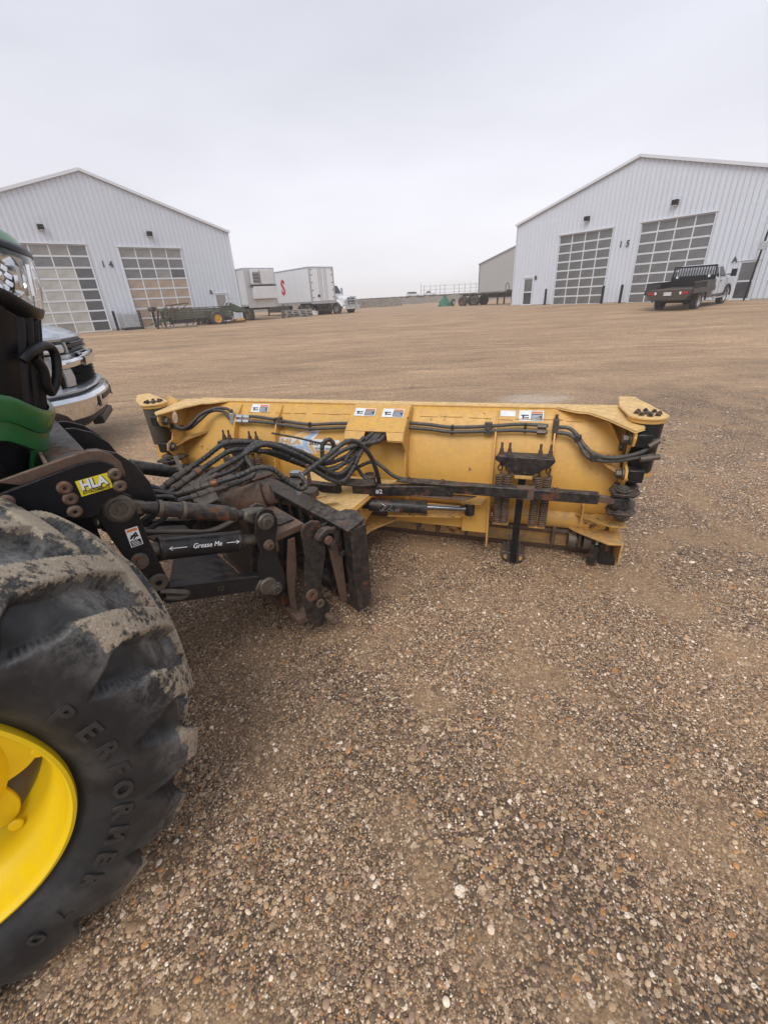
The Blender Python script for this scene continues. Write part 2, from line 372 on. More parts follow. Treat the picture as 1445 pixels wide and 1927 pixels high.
    # a spill of pale sand on the far side of the blade
    for sx, sy, rx, ry, st in ((2.55, 7.0, .62, .38, .75),):
        ex_ = mth(t, 'DIVIDE', mth(t, 'SUBTRACT', X, sx), rx); ey_ = mth(t, 'DIVIDE', mth(t, 'SUBTRACT', Y, sy), ry)
        dd = mth(t, 'ADD', mth(t, 'MULTIPLY', ex_, ex_), mth(t, 'MULTIPLY', ey_, ey_)); dd = mth(t, 'ADD', dd, mth(t, 'MULTIPLY', mth(t, 'SUBTRACT', mid, .5), 3.))
        colr = mixc(t, mth(t, 'MULTIPLY', ramp(t, dd, 1.3, .2), mth(t, 'MULTIPLY', ramp(t, fine, .35, .6), st), True), colr, (.60, .52, .43))
    L(colr, b.inputs['Base Color']); b.inputs['Roughness'].default_value = .82; b.inputs['Specular IOR Level'].default_value = .35
    h = mth(t, 'ADD', mth(t, 'MULTIPLY', v1.outputs['Distance'], -1.), mth(t, 'MULTIPLY', v2.outputs['Distance'], -.5))
    h = mth(t, 'MULTIPLY', h, ramp(t, fm, 0, 1, 1, .25))
    h = mth(t, 'ADD', h, mth(t, 'MULTIPLY', fine, .8))
    h = mth(t, 'ADD', h, mth(t, 'MULTIPLY', mth(t, 'MULTIPLY', sum_, fm), 9.))
    bump(t, b, h, .9, .006)
    return m
ground = ground_mesh().build('ground', ground_material(), smooth=80, kind='structure')

# ------------------------------------------------------------ railway embankment behind the yard
def bank_mat():
    m, t, b = newmat('rough_bank'); tc = t.nodes.new('ShaderNodeTexCoord'); P = tc.outputs['Object']
    n1 = noise(t, P, .6, 5, .7); n2 = noise(t, P, 4, 5, .7)
    c = mixc(t, ramp(t, n2, .35, .65), (.11, .088, .068), (.34, .29, .235)); c = mixc(t, ramp(t, n1, .5, .7, 0, .8), c, (.30, .20, .13))
    t.links.new(c, b.inputs['Base Color']); b.inputs['Roughness'].default_value = .95; bump(t, b, n2, 1., .3); return m
BANK = bank_mat()
def bank(x0, x1, yf, h, w, seed, nx, ny=14, rough=.12, name='railway_embankment', lo=.3, hi=.7):
    r = np.random.default_rng(seed); m = MB(); vs = []; fs = []
    TS = [k/ny for k in range(ny+1)] if lo > .2 else [lo*k/5 for k in range(6)]+[lo+(hi-lo)*k/(ny-10) for k in range(1, ny-10)]+[hi+(1-hi)*k/5 for k in range(6)]
    for i in range(nx+1):
        x = x0+(x1-x0)*i/nx; end = sstep(0, 6, min(i, nx-i))
        for j in range(ny+1):
            t = TS[j]; pr = sstep(0, lo, t)*(1-sstep(hi, 1, t)); k = r.normal()*rough*(.3+pr)*(0 if t > lo and lo < .2 else 1)
            vs.append((x, yf(x)+w*t+r.normal()*.1, .30+(h-.30)*pr*end+k*.8))
    for i in range(nx):
        for j in range(ny): a = i*(ny+1)+j; fs.append((a, a+ny+1, a+ny+2, a+1))
    m.v, m.f, m.m = vs, fs, [0]*len(fs); return m.build(name, BANK, smooth=60, kind='structure')
bank(-60, 95, lambda x: 80-.02*x, 1.50, 130, 3, 300, 18, lo=.04, hi=.96)
bank(-9.5, 4.5, lambda x: 66+.1*x, 1.50, 8, 5, 110, 14, .09, 'gravel_bank')
tr = thing('railway_track', 'dark railway rails running along the top of the far embankment', 'railway', (0, 0, 0))
for k in (0, 1): MB().box(-40, 95, 86+k*1.45, 86.08+k*1.45, 1.52, 1.74).build('rail', RST, tr)
MB().box(-40, 95, 85.6, 87.9, 1.42, 1.52).build('sleeper_bed', RST, tr)
def heap(name, x, y, rx, ry, h, mat, label, cat, seed=1, rough=.12, z=None):
    r = np.random.default_rng(seed); m = MB(); n, k = 28, 9; vs = []; fs = []
    for j in range(k):
        t = j/(k-1)
        for i in range(n):
            a = 2*pi*i/n; q = 1+r.normal()*rough; vs.append((x+rx*(1-t)*cos(a)*q, y+ry*(1-t)*sin(a)*q, (gz(x, y) if z is None else z)-.05+h*sin(t*pi/2)*(1+r.normal()*rough)))
    for j in range(k-1):
        for i in range(n): fs.append((j*n+i, j*n+(i+1) % n, (j+1)*n+(i+1) % n, (j+1)*n+i))
    fs.append(tuple((k-1)*n+i for i in range(n))); m.v, m.f, m.m = vs, fs, [0]*len(fs)
    return tag(m.build(name, mat, smooth=60), label, cat)
DIRT = worn('dark_soil', (.10, .07, .05), .95, dust=.3, rust=0, var=.3, bmp=.8, sc=.2)
heap('soil_heap', 2.35, 70, 1.5, 1.2, .75, DIRT, 'small dark heap of soil in front of the far embankment', 'dirt pile', 4)

# ------------------------------------------------------------ metal buildings
GLS = []
for nm, c, ro in (('grey_pane', (.135, .138, .138), .25), ('pale_pane', (.40, .39, .36), .3), ('brown_pane', (.36, .26, .19), .3), ('dark_pane', (.055, .06, .065), .15), ('warm_grey_pane', (.24, .225, .205), .3)):
    m, t, b = newmat(nm); tc = t.nodes.new('ShaderNodeTexCoord'); n1 = noise(t, tc.outputs['Object'], 1.4, 3, .6)
    t.links.new(mixc(t, ramp(t, n1, .3, .7), tuple(x*.82 for x in c), tuple(x*1.2 for x in c)), b.inputs['Base Color']); b.inputs['Roughness'].default_value = ro; b.inputs['Coat Weight'].default_value = .5; GLS.append(m)
def building(name, label, P, ang, x0, x1, zb, eave, peak, depth, doors, mans, panes, lights, letters):
    B = thing(name, label, 'building', (P[0], P[1], zb), ang)
    xm = (x0+x1)/2; top = lambda x: eave+(peak-eave)*(1-abs(x-xm)/((x1-x0)/2))
    ops = [(a, b, h) for a, b, h in doors]+[(a, a+1.02, 2.12) for a in mans]
    cuts = sorted(set([x0, x1]+[round(v, 3) for a, b, h in ops for v in (a, b)]))
    for a, b in zip(cuts[:-1], cuts[1:]):
        n = max(1, round((b-a)/.305)); w = (b-a)/n; op = [o for o in ops if o[0]-.01 < (a+b)/2 < o[1]+.01]
        for i in range(n):
            xa, xb = a+i*w, a+(i+1)*w; z0 = op[0][2] if op else .10; m = MB()
            xs = [xa, xa+.02, xa+.03, xa+.05, xa+.06, xa+.10, xa+.11, xb]; ys = [0, 0, .03, .03, -.045, -.045, 0, 0]
            if w < .13: xs, ys = [xa, xb], [0, 0]
            for q in range(len(xs)-1):
                m.add([(xs[q], ys[q], z0), (xs[q+1], ys[q+1], z0), (xs[q+1], ys[q+1], top(xs[q+1])), (xs[q], ys[q], top(xs[q]))], [(0, 1, 2, 3)])
            m.build('wall_panel', CLAD, B, smooth=0)
    m = MB()    # sides and back
    for xx, sgn in ((x0, -1), (x1, 1)):
        n = int(depth/.6)
        for i in range(n):
            ya, yb = i*depth/n, (i+1)*depth/n; m.box(min(xx, xx+sgn*.02), max(xx, xx+sgn*.02), ya, yb, 0, eave-.02); m.box(min(xx+sgn*.02, xx+sgn*.06), max(xx+sgn*.02, xx+sgn*.06), ya+.03, ya+.08, .1, eave-.02)
    m.prism([(x0, 0), (x1, 0), (x1, eave-.02), (xm, peak-.02), (x0, eave-.02)], (0, depth, 0), (1, 0, 0), (0, 0, 1), (0, .03, 0)); m.build('side_wall', CLAD, B, smooth=0)
    m = MB()    # concrete footing strip seen below the cladding
    last = x0
    for a, b, h in sorted(ops)+[(x1, x1, 0)]:
        if a-last > .05: MB().box(last, a, -.01, .10, -.25, .10).build('footing', CONC, B)
        last = b
    for s, xa, za in ((-1, x0, eave), (1, x1, eave)):
        d = Vector((xm-xa, 0, peak-za)).normalized(); o0 = Vector((xa, 0, za))-d*.18
        nrm = Vector((-d.z, 0, d.x)) if d.x > 0 else Vector((d.z, 0, -d.x))
        p1 = Vector((xm, 0, peak))
        m = MB(); a, b_, c, e_ = o0, p1, p1+nrm*.05, o0+nrm*.05
        m.add([(v.x, yy, v.z) for yy in (-.12, depth+.1) for v in (a, b_, c, e_)], [(0, 1, 2, 3), (4, 7, 6, 5), (0, 4, 5, 1), (1, 5, 6, 2), (2, 6, 7, 3), (3, 7, 4, 0)]); m.build('roof', TRIM, B, smooth=0)
        # rake trim in three lengths with lapped joints
        L_ = (p1-o0).length
        for i in range(3):
            t0, t1 = i/3, (i+1)/3; q0, q1 = o0.lerp(p1, t0), o0.lerp(p1, t1); k = .004*(i % 2)
            v0, v1 = q0-nrm*.10, q1-nrm*.10; u0, u1 = q0+nrm*.06, q1+nrm*.06
            MB().add([(v.x, yy, v.z) for yy in (-.17-k, -.122) for v in (v0, v1, u1, u0)], [(0, 1, 2, 3), (4, 7, 6, 5), (0, 4, 5, 1), (1, 5, 6, 2), (2, 6, 7, 3), (3, 7, 4, 0)]).build('rake_trim', TRIM, B, smooth=0)
    MB().box(x0-.07, x0, -.06, .1, 0, eave-.1).build('corner_trim', TRIM, B); MB().box(x1, x1+.07, -.06, .1, 0, eave-.1).build('corner_trim', TRIM, B)
    for di, (a, b, h) in enumerate(doors):
        D = MB().box(a, a+.05, -.05, .16, 0, h).box(b-.05, b, -.05, .16, 0, h).box(a-.05, b+.05, -.07, .16, h, h+.09).box(a+.05, b-.05, .30, .32, 0, h).build('overhead_door', TRIM, B)
        a2, b2 = a+.05, b-.05; nr, nc = 8, 4; rh = (h-.02)/nr; cw = (b2-a2)/nc; fr = MB()
        for r_ in range(nr):
            z = .01+r_*rh; fr.box(a2, b2, .06, .11, z, z+.055).box(a2, b2, .06, .11, z+rh-.045, z+rh-.006)
            for c_ in range(nc+1): x = a2+c_*cw; fr.box(max(a2, x-.035), min(b2, x+.035), .063, .108, z+.055, z+rh-.045)
        fr.build('door_frame', TRIM, D); proto = {}
        for r_ in range(nr):
            for c_ in range(nc):
                k = panes(di, nr-1-r_, c_); x, z = a2+c_*cw, .01+r_*rh
                if k not in proto:
                    proto[k] = MB().box(.03, cw-.03, .085, .095, .05, rh-.04).build('pane', GLS[k], D, smooth=0); o = proto[k]
                else: o = inst(proto[k], parent=D)
                o.location = (x, 0, z)
    for a in mans:
        D = MB().box(a, a+.06, -.06, .1, 0, 2.06).box(a+.96, a+1.02, -.06, .1, 0, 2.06).box(a-.04, a+1.06, -.07, .1, 2.06, 2.13).build('walk_door', TRIM, B)
        MB().box(a+.06, a+.14, -.02, .03, .01, 2.05).box(a+.88, a+.96, -.02, .03, .01, 2.05).box(a+.14, a+.88, -.02, .03, .01, .13).box(a+.14, a+.88, -.02, .03, .98, 1.07).box(a+.14, a+.88, -.02, .03, 1.96, 2.05).build('leaf_frame', TRIM, D)
        MB().box(a+.14, a+.88, 0, .01, .13, .98).build('pane', GLS[3], D); MB().box(a+.14, a+.88, 0, .01, 1.07, 1.96).build('pane', GLS[0 if x1 > 1 else 4], D)
        MB().cyl((a+.18, -.05, .9), (a+.18, -.05, 1.25), .015, n=8).build('handle', ALU, D)
    for x, z in lights:
        f = MB().prism([(0, 0), (.2, 0), (.28, .12), (.28, .28), (0, .28)], (x-.16, -.04, z), (0, -1, 0), (0, 0, 1), (.32, 0, 0)).build('wall_light', PLB, B)
        MB().box(x-.12, x+.12, -.26, -.1, z-.02, z).build('lens', STW, f)
    for s, x, z, size in letters: text('sign_lettering', s, size, NUM, B, (x, -.055, z), (1, 0, 0), (0, 0, 1), .02, bold=.012)
    return B
b14 = building('metal_building', 'white ribbed metal shed numbered 14 standing left behind the green tractor', (-10.819, 38.92), rad(38.4), -17.66, 0, .50, 6.26, 9.15, 28,
    [(-13.85, -9.65, 5.14), (-7.88, -3.72, 5.05)], [-1.98],
    lambda d, r, c: (([4, 4, 4, 0], [0, 0, 0, 0], [1, 1, 1, 3], [1, 1, 1, 3], [1, 1, 1, 3], [1, 1, 1, 3], [1, 1, 1, 3], [4, 4, 1, 3])[r][c] if d == 0 else
                     ([4, 4, 4, 4], [0, 0, 0, 0], [0, 0, 4, 3], [2, 2, 2, 2], [2, 2, 2, 2], [2, 2, 2, 2], [2, 2, 2, 2], [2, 2, 2, 2])[r][c]),
    [(-11.8, 5.85), (-5.65, 5.72)], [('1', -9.0, 4.02, .52), ('4', -8.55, 4.02, .52), ('B', -2.18, 2.16, .38)])
b15 = building('metal_building', 'white ribbed metal shed numbered 15 standing at the right behind the parked flatbed pickup', (11.98, 40.437), rad(-53.5), 0, 17.72, .46, 5.88, 8.35, 28,
    [(3.78, 7.88, 4.68), (9.62, 13.85, 4.70)], [.93, 15.60],
    lambda d, r, c: 0, [(5.9, 5.3), (11.5, 5.35)], [('1', 8.55, 3.62, .52), ('5', 9.02, 3.62, .52), ('B', 2.12, 2.02, .38), ('A', 15.36, 2.14, .40)])
def local(b, x, y, z=0):
    a = b.rotation_euler.z; return (b.location.x+x*cos(a)-y*sin(a), b.location.y+x*sin(a)+y*cos(a), z)
for b, x0, x1, nm in ((b14, -19, .6, 'l'), (b15, -.6, 20, 'r')):
    n = int((x1-x0)/3.2); w = (x1-x0)/n
    root = sub('concrete_apron', None, b.location, (0, 0, b.rotation_euler.z)); root['kind'] = 'structure'
    for i in range(n): MB().box(x0+i*w+.006, x0+(i+1)*w-.006, -2.1, -.012, -.4, -.01-.003*(i % 2)).build('slab', CONC, root, bevel=.01)
def bollard(p, label, h=1.2, lean=0):
    o = MB().cyl((0, 0, -.1), (lean, 0, h-.03), .085, n=18).lathe([(.085, 0), (.075, .03), (.04, .05), (.0, .055)], (lean, 0, h-.03), (0, 0, 1), 18).build('bollard', BLKC)
    o.location = p; return tag(o, label, 'bollard', 'black steel bollards by the overhead doors')
bollard(local(b15, 3.45, -.45, .44), 'black bollard between walk door B and the left overhead door of shed 15')
bollard(local(b15, 8.05, -.45, .44), 'black bollard at the right side of the left overhead door of shed 15')
bollard(local(b15, 9.35, -.45, .44), 'black bollard at the left side of the right overhead door of shed 15')
bollard(local(b15, 11.9, -.9, .44), 'black bollard peeking out behind the rear of the flatbed pickup', .9)
bollard(local(b14, -9.4, -.7, .48), 'black bollard just left of the caged liquid tank', 1.22)
bollard(local(b14, -7.95, -1.35, .48), 'black bollard in front of the caged liquid tank', 1.15)
bollard(local(b14, -6.95, -.9, .48), 'black bollard between the caged tank and the manure spreader', 1.15)
# gas riser with its meter at the right edge
gr = thing('gas_riser', 'slim black pipe with a grey meter box beside door A of the right shed', 'pipe', local(b15, 16.62, -.7, .42), rad(-53.5))
MB().cyl((-.1, 0, 0), (.1, 0, 3.6), .05, n=12).build('pipe', BLKC, gr)
MB().box(-.12, .22, -.14, .14, 2.55, 2.95).build('meter_box', ALU, gr, bevel=.02)
MB().tube([(.1, 0, 3.55), (.12, .2, 3.75), (.12, .6, 3.8)], .04, 8).build('elbow', BLKC, gr)

# far tan building
fb = thing('far_building', 'plain tan metal building in the haze left of the right shed', 'building', (22.3, 100, 1.4), rad(-25))
m = MB()
for i in range(24):
    xa = i*.62; tp_ = lambda x: 5.45+(8.05-5.45)*(x/6.9 if x < 6.9 else max(0, 1-(x-6.9)/7.9)); m.add([(xa, 0, 0), (xa+.57, 0, 0), (xa+.57, 0, tp_(xa+.57)), (xa, 0, tp_(xa))], [(0, 1, 2, 3)]).box(xa+.57, xa+.62, -.04, 0, 0, tp_(xa+.6))
TANM = worn('tan_cladding', (.37, .355, .34), .6, dust=.1, rust=0, var=.03, bmp=0, sc=.05)
m.build('wall', TANM, fb, smooth=0); MB().box(0, .1, 0, 24, 0, 5.4).box(14.7, 14.8, 0, 24, 0, 5.4).build('side_wall', TANM, fb, smooth=0)
m = MB(); m.bar((-.25, 12, 5.47), (6.9, 12, 8.15), 24.6, .14); m.bar((6.9, 12, 8.15), (15, 12, 5.45), 24.6, .14); m.build('roof', ALU, fb, smooth=0)
MB().box(-.08, .04, -.07, .05, 0, 5.45).build('corner_trim', BLKD, fb)
# ------------------------------------------------------------ background vehicles and yard things
def wheel(parent, c, r, w, rr, rimm, side=1, name='wheel', n=28, tm=None):
    """tyre with a rim as its sub-part; axle along local y"""
    t = MB().lathe([(rr, -w*.42), (rr+.02, -w*.5), (r*.86, -w*.52), (r*.97, -w*.42), (r, -w*.25), (r, w*.25), (r*.97, w*.42), (r*.86, w*.52), (rr+.02, w*.5), (rr, w*.42)], c, (0, 1, 0), n)
    o = t.build(name, tm or TYR, parent, smooth=50)
    s = side; m = MB().lathe([(rr, s*w*.46), (rr*.93, s*w*.44), (rr*.86, s*w*.20), (rr*.55, s*w*.16), (rr*.38, s*w*.30), (rr*.2, s*w*.34), (0.001, s*w*.34)], c, (0, 1, 0), n)
    for k in range(8): a = 2*pi*k/8; q = Vector(c)+Vector((cos(a)*rr*.55, s*w*.17, sin(a)*rr*.55)); m.cyl(q, q+Vector((0, s*.02, 0)), rr*.06, n=6)
    m.build('rim', rimm, o, smooth=50); return o
def poly_hull(m, A, B):
    """join two loops of the same count (a loft) with caps"""
    n = len(A); m.add(list(A)+list(B), [tuple(range(n-1, -1, -1)), tuple(range(n, 2*n))]+[(i, (i+1) % n, n+(i+1) % n, n+i) for i in range(n)]); return m
def place_z(x, y, dz=0): return (x, y, gz(x, y)+dz)

# --- white pickup with a black flatbed
pk = thing('flatbed_pickup', 'white extended cab pickup with black steel flatbed and rack, parked at the right shed', 'pickup truck', (15.55, 23.85, .33), rad(37.5))
pk.rotation_euler = (0, rad(-1.6), rad(37.5))
body = MB().prism([(1.50, .62), (1.50, 1.32), (3.15, 1.32), (4.30, 1.24), (4.52, 1.10), (4.55, .60), (4.02, .52), (3.98, .80), (3.80, .93), (3.42, .93), (3.22, .80), (3.16, .48), (1.6, .45)], (0, -.97, 0), (1, 0, 0), (0, 0, 1), (0, 1.94, 0))
PKW = worn('pickup_paint', (.52, .55, .60), .3, dust=.12, rust=0, var=.04, bmp=0, sc=.2, coat=.4)
body.build('body', PKW, pk, bevel=.05, bseg=3)
cabm = MB(); poly_hull(cabm, [(1.52, -.93, 1.32), (3.32, -.93, 1.32), (3.32, .93, 1.32), (1.52, .93, 1.32)], [(1.60, -.76, 1.97), (2.72, -.76, 1.98), (2.72, .76, 1.98), (1.60, .76, 1.97)]); cabm.build('cab', PKW, pk, bevel=.05, bseg=3)
for s in (-1, 1):
    def sidept(x, z): t = (z-1.32)/.65; return (x, s*(.93-.17*t+.006), z)
    w = MB(); w.add([sidept(2.22, 1.38), sidept(3.10, 1.38), sidept(2.70, 1.83), sidept(2.26, 1.83)], [(0, 1, 2, 3)]); w.build('side_window', DGL, pk, smooth=0)
    w = MB(); w.add([sidept(1.70, 1.40), sidept(2.06, 1.38), sidept(2.06, 1.82), sidept(1.78, 1.80)], [(0, 1, 2, 3)]); w.build('side_window', DGL, pk, smooth=0)
    d = MB().box(2.15, 2.165, s*.972-.003, s*.972+.003, .55, 1.32).box(3.16, 3.175, s*.972-.003, s*.972+.003, .95, 1.3).build('door_seam', INK, pk)
    MB().box(2.24, 2.42, s*.975-.02, s*.975+.02, 1.16, 1.2).build('door_handle', INK, pk)
    MB().box(1.5, 3.2, s*.985-.01, s*.985+.01, .50, .60).build('rocker_trim', BLKD, pk); MB().cyl((1.6, s*1.02, .42), (3.1, s*1.02, .42), .04).build('side_step', ALU, pk)
    MB().box(3.02, 3.10, min(s*.94, s*1.22), max(s*.94, s*1.22), 1.42, 1.47).prism([(0, 0), (.24, 0), (.24, .34), (0, .34)], (3.02, s*1.12, 1.34), (0, s, 0), (0, 0, 1), (.09, 0, 0)).build('mirror', PLB, pk, bevel=.015)
    m = MB()   # fender flares
    for cx, lo, zz in ((3.62, 0, .46),):
        pts = [(cx+.50*cos(a), s*.985, zz+.50*sin(a)) for a in [rad(-5+k*19) for k in range(11)]]; m.tube(pts, .045, 8)
    m.build('fender_flare', PLB, pk)
for x in (0, 3.62):
    for s in (-1, 1): wheel(pk, (x, s*.80, .40), .41, .29, .235, ALU, s, tm=worn('pickup_tyre', (.02, .02, .02), .8, dust=.45, rust=0, sc=.6) if (x == 0 and s == -1) else TYR)
fbm = MB().box(-1.45, 1.40, -1.08, 1.08, .92, 1.0).box(-1.45, 1.40, -1.09, -1.03, .80, 1.02).box(-1.45, 1.40, 1.03, 1.09, .80, 1.02)
fbm.build('flatbed_deck', BLKD, pk, bevel=.006)
MB().prism([(-1.05, 0), (1.05, 0), (.98, -.16), (.80, -.42), (-.80, -.42), (-.98, -.16)], (-1.46, 0, .98), (0, 1, 0), (0, 0, 1), (.05, 0, 0)).build('rear_valance', worn('brown_black_steel', (.05, .034, .026), .7, dust=.35, rust=.2), pk)
for s in (-1, 1):
    MB().box(-1.475, -1.46, s*.74-.13, s*.74+.13, .80, .92).build('tail_light', REDL, pk); MB().box(-1.48, -1.46, s*.55-.04, s*.55+.04, .80, .92).build('reverse_light', STW, pk)
    m = MB(); m.box(-1.45, .2, s*1.04-.02, s*1.04+.02, 1.26, 1.31)
    for k in range(9): m.box(-1.43+k*.2, -1.38+k*.2, s*1.04-.02, s*1.04+.02, 1.0, 1.27)
    m.build('side_rail', BLKC, pk); MB().box(.2, 1.35, s*1.02-.04, s*1.02+.04, 1.0, 1.30).build('side_board', BLKC, pk, bevel=.01)
    MB().tube([(-.52, s*1.0, .42), (-.42, s*1.02, .75), (0, s*1.03, .93), (.42, s*1.02, .75), (.55, s*1.0, .42)], .05, 8).build('mudguard', BLKD, pk)
MB().box(-1.49, -1.475, -.17, .17, .76, .90).build('licence_plate', STW, pk); text('plate_lettering', 'KHT 416', .085, NUM, pk, (-1.492, 0, .83), (0, -1, 0), (0, 0, 1), .003)
MB().box(-1.3, 1.2, -.42, -.32, .62, .92).box(-1.3, 1.2, .32, .42, .62, .92).cyl((0, -.8, .40), (0, .8, .40), .07).box(-1.62, -1.4, -.04, .04, .55, .62).box(-1.2, 3.9, -.4, .4, .48, .56).build('chassis', BLKD, pk)
m = MB()
for s in (-1, 1): m.bar((1.28, s*1.0, 1.0), (1.38, s*.92, 1.92), .07, .07, (1, 0, 0))
m.bar((1.38, -.95, 1.91), (1.38, .95, 1.91), .07, .08); m.bar((1.30, -1.0, 1.36), (1.30, 1.0, 1.36), .06, .3); m.bar((1.3, -1, 1.13), (1.3, 1, 1.13), .05, .22)
m.build('headache_rack', BLKC, pk)
proto = MB().bar((1.33, 0, 1.48), (1.38, 0, 1.88), .035, .03, (1, 0, 0)).build('rack_bar', BLKC, pk)
for k in range(15):
    o = proto if k == 0 else inst(proto, parent=pk); o.location = (0, -.84+k*.12, 0)
for s in (-1, 1): MB().cyl((1.26, s*.72, 1.46), (1.30, s*.72, 1.46), .06).build('work_light', STW, pk)

# --- silver truck, its nose showing past the tractor
st = thing('silver_truck', 'silver heavy duty pickup with chrome bumper, its nose showing behind the green tractor', 'pickup truck', (-3.85, 6.0, 0), rad(22))
def front_outline(off, k=1., flat=.35):
    pts = []
    for i in range(33):
        y = -1.0+2*i/32; a = abs(y); x = -.04*(a/.5)**2 if a < .5 else -.04-.36*((a-.5)/.5)**2.4
        pts.append((x, y*1.01))
    pts = [(-.85, -1.01), (-.6, -1.015)]+pts+[(-.6, 1.015), (-.85, 1.01)]
    out = []
    for i, p in enumerate(pts):
        a, b = Vector(pts[max(i-1, 0)]), Vector(pts[min(i+1, len(pts)-1)]); d = (b-a).normalized(); out.append((p[0]+d.y*off, p[1]-d.x*off))
    return out
def band(m, rows, i0=0, i1=37, th=.03):
    """rows: (z, off) from below up; a curved strip following the truck's front"""
    R_ = [[(x, y, z) for x, y in front_outline(off)[i0:i1]] for z, off in rows]; R2 = [[(x, y, z) for x, y in front_outline(off-th)[i0:i1]] for z, off in rows]
    n = len(R_[0]); k = len(rows); vs = [p for r in R_ for p in r]+[p for r in R2 for p in r]; B0 = n*k; fs = []
    for j in range(k-1):
        for i in range(n-1):
            a = j*n+i; fs.append((a, a+1, a+n+1, a+n)); a += B0; fs.append((a, a+n, a+n+1, a+1))
    for i in range(n-1): fs.append((i, B0+i, B0+i+1, i+1)); a = (k-1)*n+i; fs.append((a, a+1, B0+a+1, B0+a))
    for j in range(k-1):
        a = j*n; fs.append((a, a+n, B0+a+n, B0+a)); a = j*n+n-1; fs.append((a, B0+a, B0+a+n, a+n))
    return m.add(vs, fs)
# hood
hm = MB(); vs = []; nx_, ny_ = 22, 41
for i in range(nx_+1):
    for j in range(ny_+1):
        y = -1+2*j/ny_; a = abs(y); x1 = (-.04*(a/.5)**2 if a < .5 else -.04-.36*((a-.5)/.5)**2.4)-.03; t = i/nx_; x = -1.75+(x1+1.75)*t
        z = 1.50-.02*t-.10*max(0, (t-.72)/.28)**2 + .035*sstep(.52, .40, a)*(1-max(0, (t-.9)/.1)) - .02*sstep(.5, .62, a) - .14*max(0, (a-.72)/.28)**2
        vs.append((x, y*1.0, z))
fs = [(i*(ny_+1)+j, (i+1)*(ny_+1)+j, (i+1)*(ny_+1)+j+1, i*(ny_+1)+j+1) for i in range(nx_) for j in range(ny_)]
hm.v, hm.f, hm.m = vs, fs, [0]*len(fs); ho = hm.build('hood', SILV, st, smooth=40); md = ho.modifiers.new('s', 'SOLIDIFY'); md.thickness = .03
band(MB(), [(1.335, .0), (1.36, .015), (1.385, .0)], 2, 35).build('hood_lip', SILV, st)
# side panels with arches
for s in (-1, 1):
    P_ = [(-5.3, .62), (-5.3, 1.34), (-1.7, 1.36), (-.84, 1.34), (-.84, .62)]+[(-1.05+.56*cos(a)-.15, .50+.56*sin(a)) for a in [rad(k) for k in range(10, 181, 17)]]+[(-1.8, .55), (-3.5, .5)]
    MB().prism(P_, (0, s*1.0-.03, 0), (1, 0, 0), (0, 0, 1), (0, .06, 0)).build('fender', SILV, st, bevel=.01)
hull = MB(); poly_hull(hull, [(-4.1, -.98, 1.34), (-1.7, -.95, 1.45), (-1.7, .95, 1.45), (-4.1, .98, 1.34)], [(-3.8, -.78, 1.96), (-2.5, -.78, 1.98), (-2.5, .78, 1.98), (-3.8, .78, 1.96)]); hull.build('cab', DGL, st, bevel=.04)
MB().box(-3.85, -2.45, -.8, .8, 1.95, 2.02).build('cab_roof', SILV, st, bevel=.03)
MB().box(-5.3, -.5, -.9, .9, .5, 1.2).build('inner_body', PLB, st)
for x in (-1.2, -4.6):
    for s in (-1, 1): wheel(st, (x, s*.84, .44), .44, .28, .26, ALU, s)
# dark lamp band with lamps at its ends
band(MB(), [(1.19, -.02), (1.25, .0), (1.335, -.02)], 1, 36).build('lamp_band', PLB, st)
CLR = plain('lamp_glass', (.62, .64, .66), .08, .35)
for i0, i1 in ((2, 9), (28, 35)):
    h_ = band(MB(), [(1.215, .012), (1.25, .022), (1.30, .012)], i0, i1, .02).build('headlight', CLR, st); band(MB(), [(1.235, .030), (1.262, .032)], i0+1, i1-2, .006).build('light_strip', STW, h_)
    band(MB(), [(1.20, .020), (1.32, .016)], i1, i1+2, .02).build('turn_lamp', ALU, st)
for z in (1.235, 1.30): band(MB(), [(z-.012, .03), (z, .045), (z+.012, .03)], 11, 26, .04).build('grille_slat', PLB, st)
# chrome bar with the central badge block and fascia
band(MB(), [(1.035, .03), (1.05, .065), (1.10, .075), (1.135, .06), (1.15, .03)], 5, 32, .05).build('grille_bar', CHR, st, bevel=.004)
band(MB(), [(1.02, .06), (1.03, .10), (1.12, .115), (1.175, .10), (1.185, .06)], 13, 24, .06).build('grille_bar_centre', CHR, st, bevel=.004)
band(MB(), [(1.15, .0), (1.19, .02)], 2, 35).build('upper_fascia', SILV, st)
for i0, i1 in ((0, 6), (31, 37)): band(MB(), [(.74, .0), (.80, .01), (1.0, .0), (1.18, .0)], i0, i1).build('side_fascia', SILV, st)
for i0, i1 in ((6, 9), (28, 31)): band(MB(), [(.84, .02), (.93, .035), (1.03, .02)], i0, i1).build('fog_pod', ALU, st)
band(MB(), [(.82, -.05), (1.04, -.05)], 6, 31, .02).build('grille_back', INK, st)
for k in range(5):
    z = .845+k*.042; band(MB(), [(z-.012, .012), (z, .05), (z+.012, .012)], 10, 27, .05).build('grille_slat', PLB, st)
band(MB(), [(.735, .02), (.775, .09), (.80, .10), (.825, .02)], 1, 36, .05).build('lower_fascia', SILV, st, bevel=.005)
